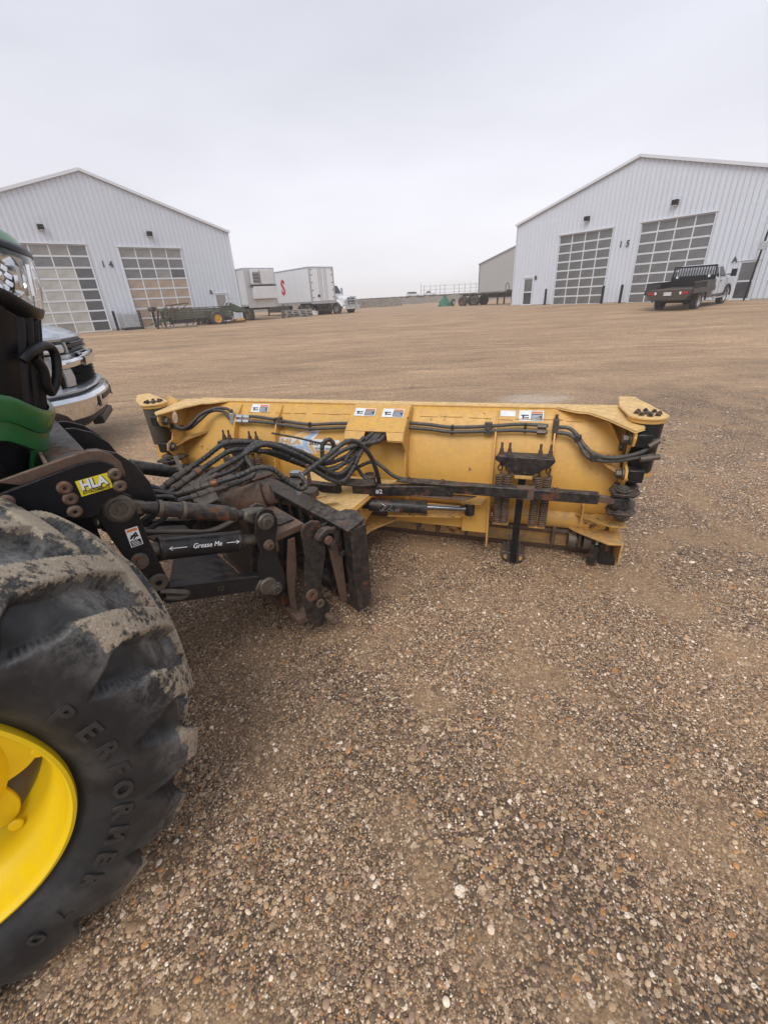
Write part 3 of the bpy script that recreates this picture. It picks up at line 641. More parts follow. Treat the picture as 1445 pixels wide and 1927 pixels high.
# chrome bumper with its dark tow hook openings
band(MB(), [(.46, .02), (.48, .10), (.60, .15), (.69, .16), (.735, .13), (.75, .05)], 0, 37, .06).build('bumper', CHR, st, bevel=.004)
for i0, i1 in ((10, 12), (25, 27)):
    r_ = band(MB(), [(.545, .158), (.60, .165), (.67, .168)], i0, i1, .02).build('hook_opening', INK, st)
    band(MB(), [(.528, .160), (.545, .178)], i0, i1, .02).build('opening_trim', CHR, r_)
band(MB(), [(.60, .157), (.66, .163)], 13, 24, .02).build('intake', PLB, st)
band(MB(), [(.36, .0), (.40, .06), (.47, .06)], 3, 34, .05).build('air_dam', PLB, st)
MB().box(-.05, .08, -.42, .42, .30, .40).build('skid_plate', PLB, st, bevel=.02)

# --- long white van trailer, its rear doors to the yard
def trailer_box(root, L_, Wd, z0, z1, side_mat):
    MB().box(0, L_, -Wd, 0, z0, z0+.14).build('floor_frame', ALU, root)
    n = 11; w = L_/n; pr = MB().box(.012, w-.012, -.03, 0, z0+.14, z1-.12).build('side_panel', side_mat, root, smooth=0)
    for k in range(n):
        o = pr if k == 0 else inst(pr, parent=root); o.location = (k*w, 0, 0)
        o = inst(pr, parent=root); o.location = (k*w, -Wd+.03, 0)
    MB().box(0, L_, -.045, .01, z1-.12, z1).box(0, L_, -Wd-.01, -Wd+.045, z1-.12, z1).box(0, L_, -Wd+.045, -.045, z1-.04, z1-.01).build('top_rail', ALU, root)
    MB().box(.1, L_-.1, -Wd+.05, -.05, z0+.2, z1-.1).build('inner_box', side_mat, root)
vt = thing('van_trailer', 'long white box trailer with closed rear doors beside the left shed', 'trailer', (-5.5, 43.0, .42), rad(129))
trailer_box(vt, 13.5, 2.6, 1.10, 3.98, WHT)
MB().box(-.04, 0, -2.62, -2.48, 1.05, 3.98).box(-.04, 0, -.12, .02, 1.05, 3.98).box(-.04, 0, -2.48, -.12, 3.84, 3.98).box(-.06, 0, -2.5, -.1, 1.02, 1.24).build('rear_frame', ALU, vt)
for y in (-2.47, -1.29):
    d = MB().box(-.06, -.02, y, y+1.15, 1.25, 3.83).build('rear_door', WHT, vt, bevel=.01)
    for q in (.95, .75) if y < -2 else (.15, .35): MB().cyl((-.09, y+q, 1.2), (-.09, y+q, 3.85), .022, n=8).build('lock_rod', ALU, d)
    for z in (1.5, 2.1, 2.7, 3.3, 3.7): MB().box(-.08, -.06, y+(.0 if y < -2 else 1.0), y+(.15 if y < -2 else 1.15), z, z+.06).build('hinge', BLKD, d)
MB().box(-.075, -.06, -1.0, -.7, 1.55, 1.78).build('placard', BLKD, vt)
text('side_lettering', 'S', 1.7, RED, vt, (4.9, .012, 2.5), (-1, 0, 0), (0, 0, 1), .01, bold=.07, sx=1.0)
for x in (1.0, 2.3):
    for y in (-.3, -2.3): wheel(vt, (x, y, .5), .5, .5, .28, RST, 1)
MB().box(.3, 3.2, -1.9, -.7, .75, 1.1).box(-.02, .06, -2.3, -.3, .45, .55).box(-.02, .06, -.9, -.8, .5, 1.1).box(-.02, .06, -1.9, -1.8, .5, 1.1).build('underframe', BLKD, vt)
MB().box(.15, .17, -.65, -.05, .12, .5).build('mud_flap', STW, vt)
MB().box(4.4, 8.6, -.5, -.02, .40, .98).build('belly_box', BLKD, vt, bevel=.04)
for y in (-.4, -2.2): MB().box(9.4, 9.55, y-.06, y+.06, 0, 1.1).build('landing_leg', BLKD, vt)
# --- refrigerated trailer, nose to the yard
rf = thing('refrigerated_trailer', 'older white trailer with a cooling unit on its nose next to the left shed', 'trailer', (-9.85, 37.9, .42), rad(129))
trailer_box(rf, 13.0, 2.6, 1.12, 3.80, WHTD)
MB().box(-.03, 0, -2.6, 0, 1.0, 3.8).build('nose_wall', ALU, rf, bevel=.01)
u_ = MB().box(-.45, -.03, -2.35, -.45, 2.62, 3.66).build('cooling_unit', WHTD, rf, bevel=.06)
MB().box(-.46, -.45, -1.05, -.50, 2.72, 3.45).build('unit_grille', BLKD, u_)
for k in range(7): MB().box(-.475, -.46, -1.05, -.50, 2.76+k*.1, 2.79+k*.1).build('grille_bar', ALU, u_)
MB().box(-.47, -.45, -1.12, -1.08, 2.62, 3.6).build('unit_seam', BLKD, u_)
MB().box(-.42, -.03, -2.45, -.35, 2.52, 2.60).build('unit_shelf', BLKD, rf); MB().box(-.50, -.03, -2.45, -.45, 1.62, 2.5).build('unit_box', WHTD, rf, bevel=.03)
MB().box(-.06, -.03, -2.3, -.8, 1.0, 1.55).build('nose_plate', WHTD, rf)
for x in (.9, 2.2, 10.5, 11.8): wheel(rf, (x, -.35, .5), .5, .45, .28, RST, 1)
MB().box(.4, 12.5, -1.9, -.7, .85, 1.12).box(2.9, 3.05, -.5, -.38, 0, 1.1).build('underframe', BLKD, rf)
# --- semi truck
sm = thing('semi_truck', 'white semi truck with chrome guard, half hidden behind the box trailer', 'truck', (-1.95, 45.0, .42), rad(-40))
MB().prism([(-2.2, .75), (-2.2, 1.72), (-.45, 1.5), (-.15, 1.38), (-.1, .75)], (0, -.85, 0), (1, 0, 0), (0, 0, 1), (0, 1.7, 0)).build('hood', WHT, sm, bevel=.12, bseg=3)
MB().prism([(-4.0, .7), (-4.0, 2.55), (-2.75, 2.55), (-2.15, 1.75), (-2.15, .7)], (0, -1.05, 0), (1, 0, 0), (0, 0, 1), (0, 2.1, 0)).build('cab', WHT, sm, bevel=.08, bseg=3)
MB().prism([(-2.69, 2.48), (-2.19, 1.82), (-2.17, 1.83), (-2.67, 2.50)], (0, -.9, 0), (1, 0, 0), (0, 0, 1), (0, 1.8, 0)).build('windshield', DGL, sm)
for s in (-1, 1):
    MB().prism([(-3.6, 1.75), (-3.6, 2.4), (-2.95, 2.4), (-2.55, 1.85), (-2.55, 1.75)], (0, s*1.055-.005, 0), (1, 0, 0), (0, 0, 1), (0, .01, 0)).build('side_window', DGL, sm)
    MB().box(-2.5, -2.4, s*1.3-.08, s*1.3+.08, 1.6, 2.3).cyl((-2.5, s*1.0, 2.2), (-2.45, s*1.3, 2.2), .02, n=8).build('mirror', ALU, sm)
    wheel(sm, (-1.1, s*.95, .5), .5, .3, .28, ALU, s); wheel(sm, (-5.2, s*.85, .5), .5, .5, .28, ALU, s)
    MB().tube([(-1.75, s*1.0, .6), (-1.6, s*1.0, 1.0), (-1.1, s*1.02, 1.17), (-.6, s*1.0, 1.0), (-.35, s*.98, .7)], .13, 8).build('fender', WHT, sm)
    MB().cyl((-4.2, s*.95, .9), (-4.2, s*.95, 3.15), .07).build('exhaust_stack', CHR, sm)
    MB().box(-.22, -.08, s*.78-.12, s*.78+.12, 1.0, 1.2).build('headlight', CLR, sm, bevel=.02)
g = MB().box(-.11, -.07, -.5, .5, .85, 1.42).build('grille', BLKD, sm)
for k in range(6): MB().box(-.07, -.05, -.5, .5, .9+k*.09, .93+k*.09).build('grille_bar', ALU, g)
m = MB(); m.tube([(.1, -1.0, .5), (.15, -1.0, 1.2), (.15, 1.0, 1.2), (.1, 1.0, .5)], .045, 8, smooth=1)
for y in (-.4, .4): m.cyl((.13, y, .45), (.15, y, 1.5), .035)
for z in (.75, .95, 1.48): m.cyl((.14, -.95 if z < 1.4 else -.4, z), (.14, .95 if z < 1.4 else .4, z), .03)
m.build('grille_guard', ALU, sm); MB().box(-.25, .05, -1.1, 1.1, .42, .72).build('bumper', WHT, sm, bevel=.05)
MB().prism([(-4.0, 2.55), (-3.4, 2.62), (-3.8, 3.0), (-4.0, 3.0)], (0, -.4, 0), (1, 0, 0), (0, 0, 1), (0, .8, 0)).build('roof_fairing', RED, sm)
MB().box(-6, -.2, -.4, .4, .55, .8).build('chassis', BLKD, sm)
# --- pallets
def pallet(loc, rz, label, group=None, tilt=(0, 0), mat=None):
    R_ = thing('pallet', label, 'pallet', loc, rz, group); R_.rotation_euler = (tilt[0], tilt[1], rz); mt = mat or WOOD
    p1 = MB().box(-.6, .6, -.045, .045, 0, .018).build('board', mt, R_)
    for z in (0, .112):
        for k in range(6 if z else 3):
            y = -.45+k*.9/(5 if z else 2); o = p1 if (z == 0 and k == 0) else inst(p1, parent=R_); o.location = (random.uniform(-.01, .01), y, z)
    q = MB().box(-.02, .02, -.5, .5, .019, .111).build('stringer', mt, R_)
    for k, x in enumerate((-.57, 0, .57)):
        o = q if k == 0 else inst(q, parent=R_); o.location = (x, 0, 0)
    return R_
PALW = worn('grey_white_wood', (.46, .43, .39), .9, dust=.3, rust=0, var=.2, bmp=.2, sc=.6)
ords = ['lowest', 'second lowest', 'middle', 'second highest', 'topmost']
for c, (x, y, nm) in enumerate(((-7.1, 40.6, 'left'), (-6.05, 41.1, 'right'))):
    for k in range(5): pallet((x+random.uniform(-.06, .06), y, .42+k*.135), rad(38+random.uniform(-5, 5)), f'{ords[k]} pallet of the {nm} stack in front of the box trailer', 'stacked pallets by the box trailer', mat=PALW)
# --- caged liquid tank
x, y, _ = local(b14, -8.55, -.95); ib = thing('caged_tank', 'caged pale plastic liquid tank between black bollards against shed 14', 'tank', (x, y, .49), rad(38.4))
MB().box(-.5, .5, -.5, .5, .16, 1.02).build('tank', worn('pale_plastic', (.42, .44, .46), .4, dust=.2, rust=0, var=.2, sc=.5), ib, bevel=.05, bseg=3)
m = MB()
for k in range(6):
    for a, b, c, d_ in ((-.56+k*.224, -.56, 0, 1), (-.56+k*.224, .56, 0, 1), (-.56, -.56+k*.224, 0, 1), (.56, -.56+k*.224, 0, 1)): m.cyl((a, b, .14), (a, b, 1.08), .012, n=6)
for k in range(5):
    z = .2+k*.22
    for p, q in (((-.56, -.56), (.56, -.56)), ((.56, -.56), (.56, .56)), ((.56, .56), (-.56, .56)), ((-.56, .56), (-.56, -.56))): m.cyl((*p, z), (*q, z), .012, n=6)
m.build('cage', ALU, ib); MB().box(-.58, .58, -.58, .58, .08, .13).box(-.58, .58, -.5, -.4, 0, .08).box(-.58, .58, .4, .5, 0, .08).build('base', BLKD, ib)
# --- old manure spreader
x, y, _ = local(b14, -4.55, -3.1); ms = thing('manure_spreader', 'old green wooden manure spreader with orange wheel before shed 14', 'farm machine', (x, y, .44), rad(38.4))
for s in (-1, 1):
    for k in range(4):
        z = .58+k*.15; p = MB(); p.bar((-1.9, s*.70, z+.07), (2.35, s*.66, z+.03), .035, .135); p.build('side_plank', DWOOD, ms)
    for xx in (-1.7, -.7, .4, 1.5, 2.2): MB().box(xx-.03, xx+.03, s*.73-.02, s*.73+.02, .5, 1.2).build('stake', OGRN, ms)
    MB().box(-1.95, 2.35, s*.70-.03, s*.70+.03, 1.18, 1.23).build('top_strip', RST, ms)
for k in range(7): MB().box(-1.9, 2.3, -.66+k*.19, -.49+k*.19, .52, .55).build('floor_plank', DWOOD, ms)
MB().bar((-2.6, 0, .50), (2.2, 0, .50), .12, .1).bar((-3.3, 0, .35), (-2.4, .3, .5), .08, .08).bar((-3.3, 0, .35), (-2.4, -.3, .5), .08, .08).build('chassis', OGRN, ms)
wheel(ms, (1.0, -.92, .46), .47, .24, .27, ORY, -1); wheel(ms, (1.0, .92, .46), .47, .24, .27, ORY, 1)
m = MB()
for s in (-1, 1):
    m.bar((-1.95, s*.74, .5), (-1.75, s*.74, 1.35), .07, .05, (1, 0, 0)); m.bar((-2.3, s*.74, .6), (-1.8, s*.74, 1.45), .06, .05, (1, 0, 0)); m.bar((-1.85, s*.74, 1.42), (-.7, s*.74, 1.52), .06, .06)
    m.bar((-.7, s*.74, 1.52), (-1.2, s*.74, 1.2), .04, .04)
m.bar((-.7, -.76, 1.52), (-.7, .76, 1.52), .05, .06); m.bar((-1.85, -.76, 1.42), (-1.85, .76, 1.42), .05, .06); m.build('beater_frame', RST, ms)
for k, (xx, zz, rr) in enumerate(((-2.1, 1.05, .2), (-2.2, .7, .17))):
    bt = MB().cyl((xx, -.7, zz), (xx, .7, zz), .05, n=10)
    for i in range(36): a = i*2.4; yy = -.66+i*.037; bt.bar((xx, yy, zz), (xx+cos(a)*(rr+.08), yy, zz+sin(a)*(rr+.08)), .02, .03, (0, 1, 0))
    bt.build('beater', OGRN, ms)
MB().cyl((-2.9, -.5, 1.25), (-2.9, .7, 1.25), .14).build('roller', BLKD, ms); MB().bar((-3.05, -.75, .05), (-2.75, -.75, 1.2), .12, .1, (1, 0, 0)).bar((-2.5, -.7, .1), (-2.55, -.7, 1.1), .1, .1, (1, 0, 0)).build('front_post', BLKD, ms)
MB().tube([(1.75, -.6, 1.2), (2.15, -.6, 1.72), (2.45, -.6, 1.72), (2.05, -.6, 1.2)], .03, 8, smooth=1).build('hoop', ALU, ms)
MB().prism([(2.0, 1.2), (2.25, 1.45), (3.2, 1.0), (3.2, .75), (2.3, .9)], (0, -.6, 0), (1, 0, 0), (0, 0, 1), (0, 1.2, 0)).build('end_cover', OGRN, ms, bevel=.03)
MB().cyl((3.15, -.62, .9), (3.15, .62, .9), .17).build('end_drum', OGRN, ms)
m = MB()
for k in range(8): m.bar((-.4+k*.11, -.5, .12), (-.2+k*.1, -.5+.1*(k % 3), .52), .07, .05, (0, 1, 0))
m.build('under_gear', BLKD, ms)
rg = np.random.default_rng(5)
for k in range(26):
    a = Vector((rg.uniform(-2.9, -1.5), rg.uniform(-.85, .5), rg.uniform(.25, 1.35))); d = Vector(rg.normal(size=3)); d.z *= .6; d = d.normalized()*rg.uniform(.25, .7)
    MB().bar(a, a+d, .05, .04).build('gear_bar', [RST, OGRN, BLKD][k % 3], ms)
for k in range(8):
    x = -1.2+k*.45; MB().bar((x, -.74, .12+.05*(k % 3)), (x+.35, -.70, .50), .06, .05).build('under_strut', [BLKD, RST][k % 2], ms)
MB().box(-1.8, 2.2, -.6, .6, .3, .50).build('under_frame', BLKD, ms)
x, y, _ = local(b14, -1.9, -3.3); yb = thing('yellow_blade', 'rusty yellow scraper piece lying at the right end of the spreader', 'machine part', (x, y, .44), rad(40))
MB().box(-.9, .6, -.3, .3, .05, .2).build('frame', RST, yb, bevel=.01); MB().box(-.2, .55, -.33, .1, .2, .32).build('plate', ORY, yb, bevel=.01)
x, y, _ = local(b14, -6.9, -3.9); pallet((x, y, .43), rad(45), 'grey pallet lying flat on gravel at the left end of the spreader')
x, y, _ = local(b14, -5.75, -4.1); pallet((x, y, .43), rad(36), 'grey pallet lying flat on gravel under the middle of the spreader')
# --- flatbed trailer and stored wheels at the right
ft = thing('flatbed_trailer', 'hazy black flatbed trailer parked at the left side of shed 15', 'trailer', (9.9, 50.2, .42), rad(-43))
MB().box(.0, 8.8, -1.1, 1.1, 1.08, 1.16).build('deck', BLKD, ft); MB().box(2.6, 8.6, -.5, -.35, .72, 1.08).box(2.6, 8.6, .35, .5, .72, 1.08).build('main_beam', BLKD, ft)
for x_ in (.2, 1.6):
    for s in (-1, 1): wheel(ft, (x_, s*.9, .5), .5, .42, .24, RST, s)
for s in (-1, 1): MB().box(4.0, 4.12, s*.7-.06, s*.7+.06, .02, 1.1).box(3.9, 4.22, s*.7-.12, s*.7+.12, 0, .04).build('landing_leg', BLKD, ft)
m = MB()
for k in range(9): m.box(.3+k*.95, .4+k*.95, -1.14, 1.14, .98, 1.08)
m.build('cross_member', BLKD, ft); MB().box(4.9, 6.0, -.6, .6, 1.16, 1.36).tube([(4.5, 0, 1.16), (4.5, 0, 1.75), (4.7, 0, 1.95), (4.85, 0, 1.6), (4.8, 0, 1.16)], .03, 6).build('deck_gear', BLKD, ft)
MB().box(5.6, 6.9, -.9, .4, .1, .8).build('hung_box', BLKD, ft)
tarp = worn('green_tarp', (.02, .16, .10), .6, dust=.3, rust=0, var=.3, bmp=.6, sc=.3)
heap('green_tarp_pile', 7.85, 51.5, .75, .6, .95, tarp, 'small crumpled green tarp pile left of the flatbed trailer wheels', 'tarp', 9, .16)
lw = thing('loose_wheel', 'loose small wheel leaning on the green tarp pile', 'wheel', place_z(8.65, 50.9), rad(50)); wheel(lw, (0, 0, .36), .36, .2, .22, ALU, -1, name='tyre')
# --- fence and two far vehicles on the embankment
fn = thing('pipe_fence', 'grey pipe rail fence standing on the embankment in the haze', 'fence', (0, 0, 1.5))
for k, fx in enumerate((.1021, .109, .122, .133, .1425, .152, .172, .182, .194, .206, .217, .2279)):
    MB().cyl((fx*100, 100, -.1), (fx*100, 100, 2.1 if k else 2.5), .06, n=8).build('post', ALU, fn)
for z in (.6, 1.2, 1.9): MB().cyl((10.2, 100, z), (22.8, 100, z), .04, n=6).build('rail', ALU, fn)
for nm, fx, hd, lab in (('parked_suv', .0855, 12, 'white car parked far off left of the pipe fence'), ('far_pickup', .120, 172, 'white pickup parked far off behind the left end of the pipe fence')):
    v = thing(nm, lab, 'car' if 'suv' in nm else 'pickup truck', (fx*165, 165, 1.48), rad(hd))
    MB().prism([(-2.3, .4), (-2.3, 1.0), (-1.9 if 'suv' in nm else -.4, 1.05), (2.2, 1.0), (2.3, .4)], (0, -.9, 0), (1, 0, 0), (0, 0, 1), (0, 1.8, 0)).build('body', WHT, v, bevel=.08)
    a = -2.1 if 'suv' in nm else -.6
    MB().prism([(a, 1.0), (a+.25, 1.65), (.7, 1.65), (1.3, 1.0)], (0, -.8, 0), (1, 0, 0), (0, 0, 1), (0, 1.6, 0)).build('cab', DGL, v, bevel=.05); MB().box(a+.2, .75, -.8, .8, 1.62, 1.70).build('roof', WHT, v)
    for q in (-1.4, 1.4):
        for s in (-1, 1): wheel(v, (q, s*.8, .36), .36, .22, .2, ALU, s, n=14)
# ------------------------------------------------------------ yellow folding snow blade (local: x along the blade, y away from camera, z up)
sb = thing('snow_blade', 'wide yellow folding snow blade with hinged wings resting on the gravel, seen from behind', 'snow plow', (0, 2.836, 0), rad(-18.8))
PROF = [(.045, .235), (-.02, .27), (-.065, .34), (-.085, .42), (-.090, .50), (-.082, .58), (-.062, .66), (-.032, .74), (.002, .81), (.038, .87), (.075, .915), (.112, .948)]
def moldv(z):
    for (a, b), (c, d) in zip(PROF[:-1], PROF[1:]):
        if b <= z <= d: return a+(c-a)*(z-b)/(d-b)
    return PROF[0][0] if z < .235 else PROF[-1][0]
def gridded(prof, x0, x1, th, nx):
    m = MB(); n = len(prof); vs = []; fs = []
    for layer in (0, 1):
        for i in range(nx+1):
            x = x0+(x1-x0)*i/nx
            for v, z in prof: vs.append((x, v+layer*th, z+.0006*sin(x*23+z*9)*(1 if layer == 0 else 0)))
    k = (nx+1)*n
    for i in range(nx):
        for j in range(n-1): a = i*n+j; fs.append((a, a+n, a+n+1, a+1)); a += k; fs.append((a, a+1, a+n+1, a+n))
    for i in range(nx): a = i*n; fs.append((a, a+k, a+n+k, a+n)); a += n-1; fs.append((a, a+n, a+n+k, a+k))
    m.v, m.f, m.m = vs, fs, [0]*len(fs); return m
gridded(PROF, -1.62, 1.48, .008, 24).build('moldboard', YEL, sb, smooth=50)
MB().box(-1.54, 1.46, .105, .185, .946, .958).box(-1.54, 1.46, .176, .188, .90, .946).build('top_lip', YELP, sb, bevel=.003)
MB().box(-1.10, 1.05, -.0, .012, .884, .888).build('weld_seam', YELD, sb) if False else None
# stitched weld under the lip
m = MB()
x = -1.05
while x < 1.4:
    w = random.uniform(.07, .16); z = .888+random.uniform(-.003, .003); v = moldv(z)-.002
    if not (-.2 < x < .24): m.bar((x, v, z), (x+w, v, z+random.uniform(-.002, .002)), .004, .004)
    x += w+random.uniform(.004, .05)
m.build('weld_bead', YELD, sb)
def rib(s, z0, z1, d=.06, th=.011, name='rib', mat=YEL, zt=None):
    zs = [z0+(z1-z0)*i/14 for i in range(15)]
    pr = [(moldv(z)-.001, z) for z in zs]+[(moldv(z)-d*min(1, .25+(zs[-1]-z)*9), z) for z in reversed(zs)]
    return MB().prism(pr, (s-th/2, 0, 0), (0, 1, 0), (0, 0, 1), (th, 0, 0)).build(name, mat, sb, bevel=.0025)
for s in (-1.12, -.77): rib(s, .30, .935)
for s in (.77, 1.11): rib(s, .25, .935)
rib(.77, .236, .5, .085, .014); rib(-.77, .236, .5, .085, .014)
# lower frame: half tube, bottom apron and trip edge
TB = [(-.05, .215), (-.085, .235), (-.10, .27), (-.098, .305), (-.07, .335), (-.045, .345)]
for a, b in ((.79, 1.47), (-1.58, -.79)): gridded(TB, a, b, .01, 6).build('lower_channel', YELD, sb, smooth=50)
gridded([(.02, .03), (-.02, .11), (-.035, .20), (-.03, .235)], -1.60, 1.45, .012, 20).build('trip_edge', YELD, sb, smooth=50)
MB().prism([(.025, .0), (.05, .0), (.03, .07), (.005, .07)], (-1.62, 0, 0), (0, 1, 0), (0, 0, 1), (3.08, 0, 0)).build('cutting_edge', RST, sb, bevel=.002)
MB().cyl((-1.58, -.05, .19), (1.42, -.05, .19), .019, n=12).build('hinge_rod', RST, sb)
pr_ = MB().box(-.012, .012, -.095, .0, .10, .235).build('trip_lug', RST, sb, bevel=.01)
for k, s in enumerate((-1.55, -1.2, -.55, -.25, .28, .42, .62, 1.18, 1.30, 1.34, 1.42)):
    o = pr_ if k == 0 else inst(pr_, parent=sb); o.location = (s, 0, 0)
for s in (1.27, 1.36, -1.4): MB().cyl((s, -.06, .145), (s+.05, -.06, .145), .062, n=20).cyl((s+.05, -.06, .145), (s+.06, -.06, .145), .035, n=16).build('hub', STL, sb, bevel=.004)
# inner box frame right and left of centre
MB().box(.14, .76, -.16, -.09, .20, .33).build('cylinder_shelf', YEL, sb, bevel=.004)
MB().box(-.75, -.1, -.16, -.09, .20, .33).build('cylinder_shelf', YEL, sb, bevel=.004)
MB().box(.60, .765, -.175, -.165, .185, .46).box(.60, .755, -.165, -.09, .44, .455).build('end_plate', YEL, sb, bevel=.002)
MB().box(.762, .774, -.21, -.08, .10, .475).build('frame_end', YELD, sb, bevel=.003)
MB().prism([(.10, -.16), (.66, -.16), (.60, -.26), (.14, -.34)], (0, 0, .325), (1, 0, 0), (0, 1, 0), (0, 0, .010)).build('shelf_plate', YELD, sb)
# centre box that takes the hoses
bx = MB()
Lx, Rx = -.178, .212
sec = [(.085, .955), (.02, .952), (-.165, .835), (-.195, .79)]   # outer skin (v, z)
n_ = len(sec); 
for a, b, z_hole in ((Lx, Rx, None),):
    vs = [(x, v, z) for x in (a, b) for v, z in sec]; bx.add(vs, [(i, n_+i, n_+i+1, i+1) for i in range(2)])
bx.add([(Lx, -.165, .835), (-.04, -.165, .835), (-.05, -.195, .79), (Lx, -.195, .79)], [(0, 1, 2, 3)]); bx.add([(.10, -.165, .835), (Rx, -.165, .835), (Rx, -.195, .79), (.115, -.195, .79)], [(0, 1, 2, 3)])
bx.add([(Lx, -.195, .79), (-.05, -.195, .79), (-.03, -.06, .755), (Lx, -.06, .755)], [(0, 1, 2, 3)]); bx.add([(.115, -.195, .79), (Rx, -.195, .79), (Rx, -.06, .755), (.10, -.06, .755)], [(0, 1, 2, 3)])
bx.add([(-.03, -.10, .765), (.10, -.10, .765), (.10, -.06, .755), (-.03, -.06, .755)], [(0, 1, 2, 3)])
o = bx.build('hose_box', YEL, sb, smooth=0); md = o.modifiers.new('s', 'SOLIDIFY'); md.thickness = .007; md.offset = -1
for x in (Lx, Rx):
    zs = [.30+(.755-.30)*i/8 for i in range(9)]
    pr = [(.085, .957), (.015, .955), (-.17, .838), (-.20, .785), (-.13, .70)]+[(moldv(z)-.075, z) for z in reversed(zs) if z < .69]+[(moldv(z), z) for z in zs]+[(.03, .86)]
    MB().prism(pr, (x-.006, 0, 0), (0, 1, 0), (0, 0, 1), (.012, 0, 0)).build('box_side', YELD, sb, bevel=.003)
# end gussets, ears, hinge blocks and pivots (mirrored pair)
def end_assembly(sg, xe):
    """xe: where the ear plate stands; sg: +1 right, -1 left"""
    top = [(xe-.375*sg, .105), (xe-.02*sg, .15), (xe+.045*sg, .11), (xe+.04*sg, -.22), (xe-.01*sg, -.262), (xe-.12*sg, -.10), (xe-.21*sg, -.0), (xe-.27*sg, .012)]
    m = MB(); vs = [(x, v, .957-.12*max(0, -v-.02)) for x, v in top]; vs += [(x, v, z-.012) for x, v, z in vs]; n = len(top)
    m.add(vs, [tuple(range(n)) if sg > 0 else tuple(range(n-1, -1, -1)), tuple(range(2*n-1, n-1, -1)) if sg > 0 else tuple(range(n, 2*n))]+[(i, (i+1) % n, n+(i+1) % n, n+i) for i in range(n)])
    m.build('top_gusset', YELP, sb, bevel=.002)
    # ear plate with an oval opening and a bay for the hinge barrel
    outer = [(.10, .945), (.02, .94), (-.235, .925), (-.25, .88), (-.235, .835), (-.17, .81), (-.145, .76), (-.165, .715), (-.225, .695), (-.235, .65), (-.205, .60), (-.15, .56), (-.12, .50), (-.125, .40), (-.12, .30), (.0, .26)]
    ex = MB().prism(outer, (xe-.007, 0, 0), (0, 1, 0), (0, 0, 1), (.014, 0, 0)); ear = ex.build('ear_plate', YELD if sg < 0 else YEL, sb)
    cut = MB().prism([(-.08+.035*cos(a), .865+.05*sin(a)) for a in [2*pi*k/18 for k in range(18)]], (xe-.03, 0, 0), (0, 1, 0), (0, 0, 1), (.06, 0, 0))
    cutter = cut.build('cut_tmp', INK); bo = ear.modifiers.new('hole', 'BOOLEAN'); bo.object = cutter; bo.operation = 'DIFFERENCE'; bo.solver = 'EXACT'
    cutter.parent = sb
    dg = bpy.context.evaluated_depsgraph_get(); me = bpy.data.meshes.new_from_object(ear.evaluated_get(dg)); ear.modifiers.clear(); ear.data = me; ear.name = 'ear_plate'
    bpy.data.objects.remove(cutter)
    b_ = ear.modifiers.new('b', 'BEVEL'); b_.width = .002; b_.limit_method = 'ANGLE'
    # mid gusset below the lower block
    g = [(xe-.24*sg, moldv(.75)), (xe-.14*sg, -.13), (xe+.01*sg, -.235), (xe+.02*sg, -.10), (xe+.0*sg, .0)]
    m = MB(); zf = [.752, .725, .652, .66, .72]; vs = [(x, v, z) for (x, v), z in zip(g, zf)]; vs += [(x, v, z-.012) for x, v, z in vs]; n = 5
    m.add(vs, [tuple(range(n)), tuple(range(2*n-1, n-1, -1))]+[(i, (i+1) % n, n+(i+1) % n, n+i) for i in range(n)]); m.build('mid_gusset', YELD, sb, bevel=.002)
    for z in (.865, .665):
        MB().box(min(xe+.007*sg, xe+.085*sg), max(xe+.007*sg, xe+.085*sg), -.235, -.155, z-.037, z+.037).build('hinge_block', BLK, sb, bevel=.008)
        MB().cyl((xe-.007*sg, -.195, z), (xe-.020*sg, -.195, z), .034, n=20).cyl((xe-.020*sg, -.195, z), (xe-.05*sg, -.195, z), .026, n=6).build('bolt_head', STL, sb, bevel=.003)
        MB().cyl((xe-.008*sg, -.06, z-.09), (xe-.03*sg, -.06, z-.09), .022, n=6).build('bolt_head', STL, sb)
    # pivot barrel
    px, py = (xe+.066 if sg > 0 else xe-.145), -.10
    MB().lathe([(.0, .665), (.078, .665), (.080, .672), (.085, .93), (.083, .945), (.0, .945)], (px, py, 0), (0, 0, 1), 40).build('pivot_barrel', BLK if sg > 0 else STL, sb)
    MB().lathe([(.0, .645), (.088, .645), (.090, .655), (.088, .665), (.0, .665)], (px, py, 0), (0, 0, 1), 40).build('barrel_flange', YELD, sb)
    wd = Vector((-.03, .43, 0)) if sg > 0 else Vector((-.365, .27, 0)); L_ = wd.length; a0 = atan2(wd.y, wd.x)
    arc = [(px+.10*cos(a), py+.10*sin(a)) for a in [a0+rad(105)+rad(150)*k/12 for k in range(13)]]
    ex_, ey_ = wd.normalized(), Vector((-wd.y, wd.x, 0)).normalized(); c = Vector((px, py, 0))
    tip = [c+ex_*L_*.55-ey_*.07, c+ex_*(L_*.80)-ey_*.055, c+ex_*L_-ey_*.05, c+ex_*(L_+.02)+ey_*.04, c+ex_*L_*.78+ey_*.065, c+ex_*L_*.45+ey_*.095]
    pl = [(p[0], p[1]) for p in arc]+[(p.x, p.y) for p in tip]
    MB().prism(pl, (0, 0, .966), (1, 0, 0), (0, 1, 0), (0, 0, .013)).build('pivot_cap', YELP, sb, bevel=.003)
    MB().lathe([(.0, .945), (.092, .945), (.092, .966), (.0, .966)], (px, py, 0), (0, 0, 1), 36).build('cap_ring', YELD, sb)
    for k in range(8):
        a = 2*pi*k/8; MB().bolt((px+.055*cos(a), py+.055*sin(a), .979), (0, 0, 1), .0115, .009).build('cap_bolt', BLKD, sb)
    MB().bolt((px, py, .979), (0, 0, 1), .022, .006).build('centre_bolt', STL, sb)
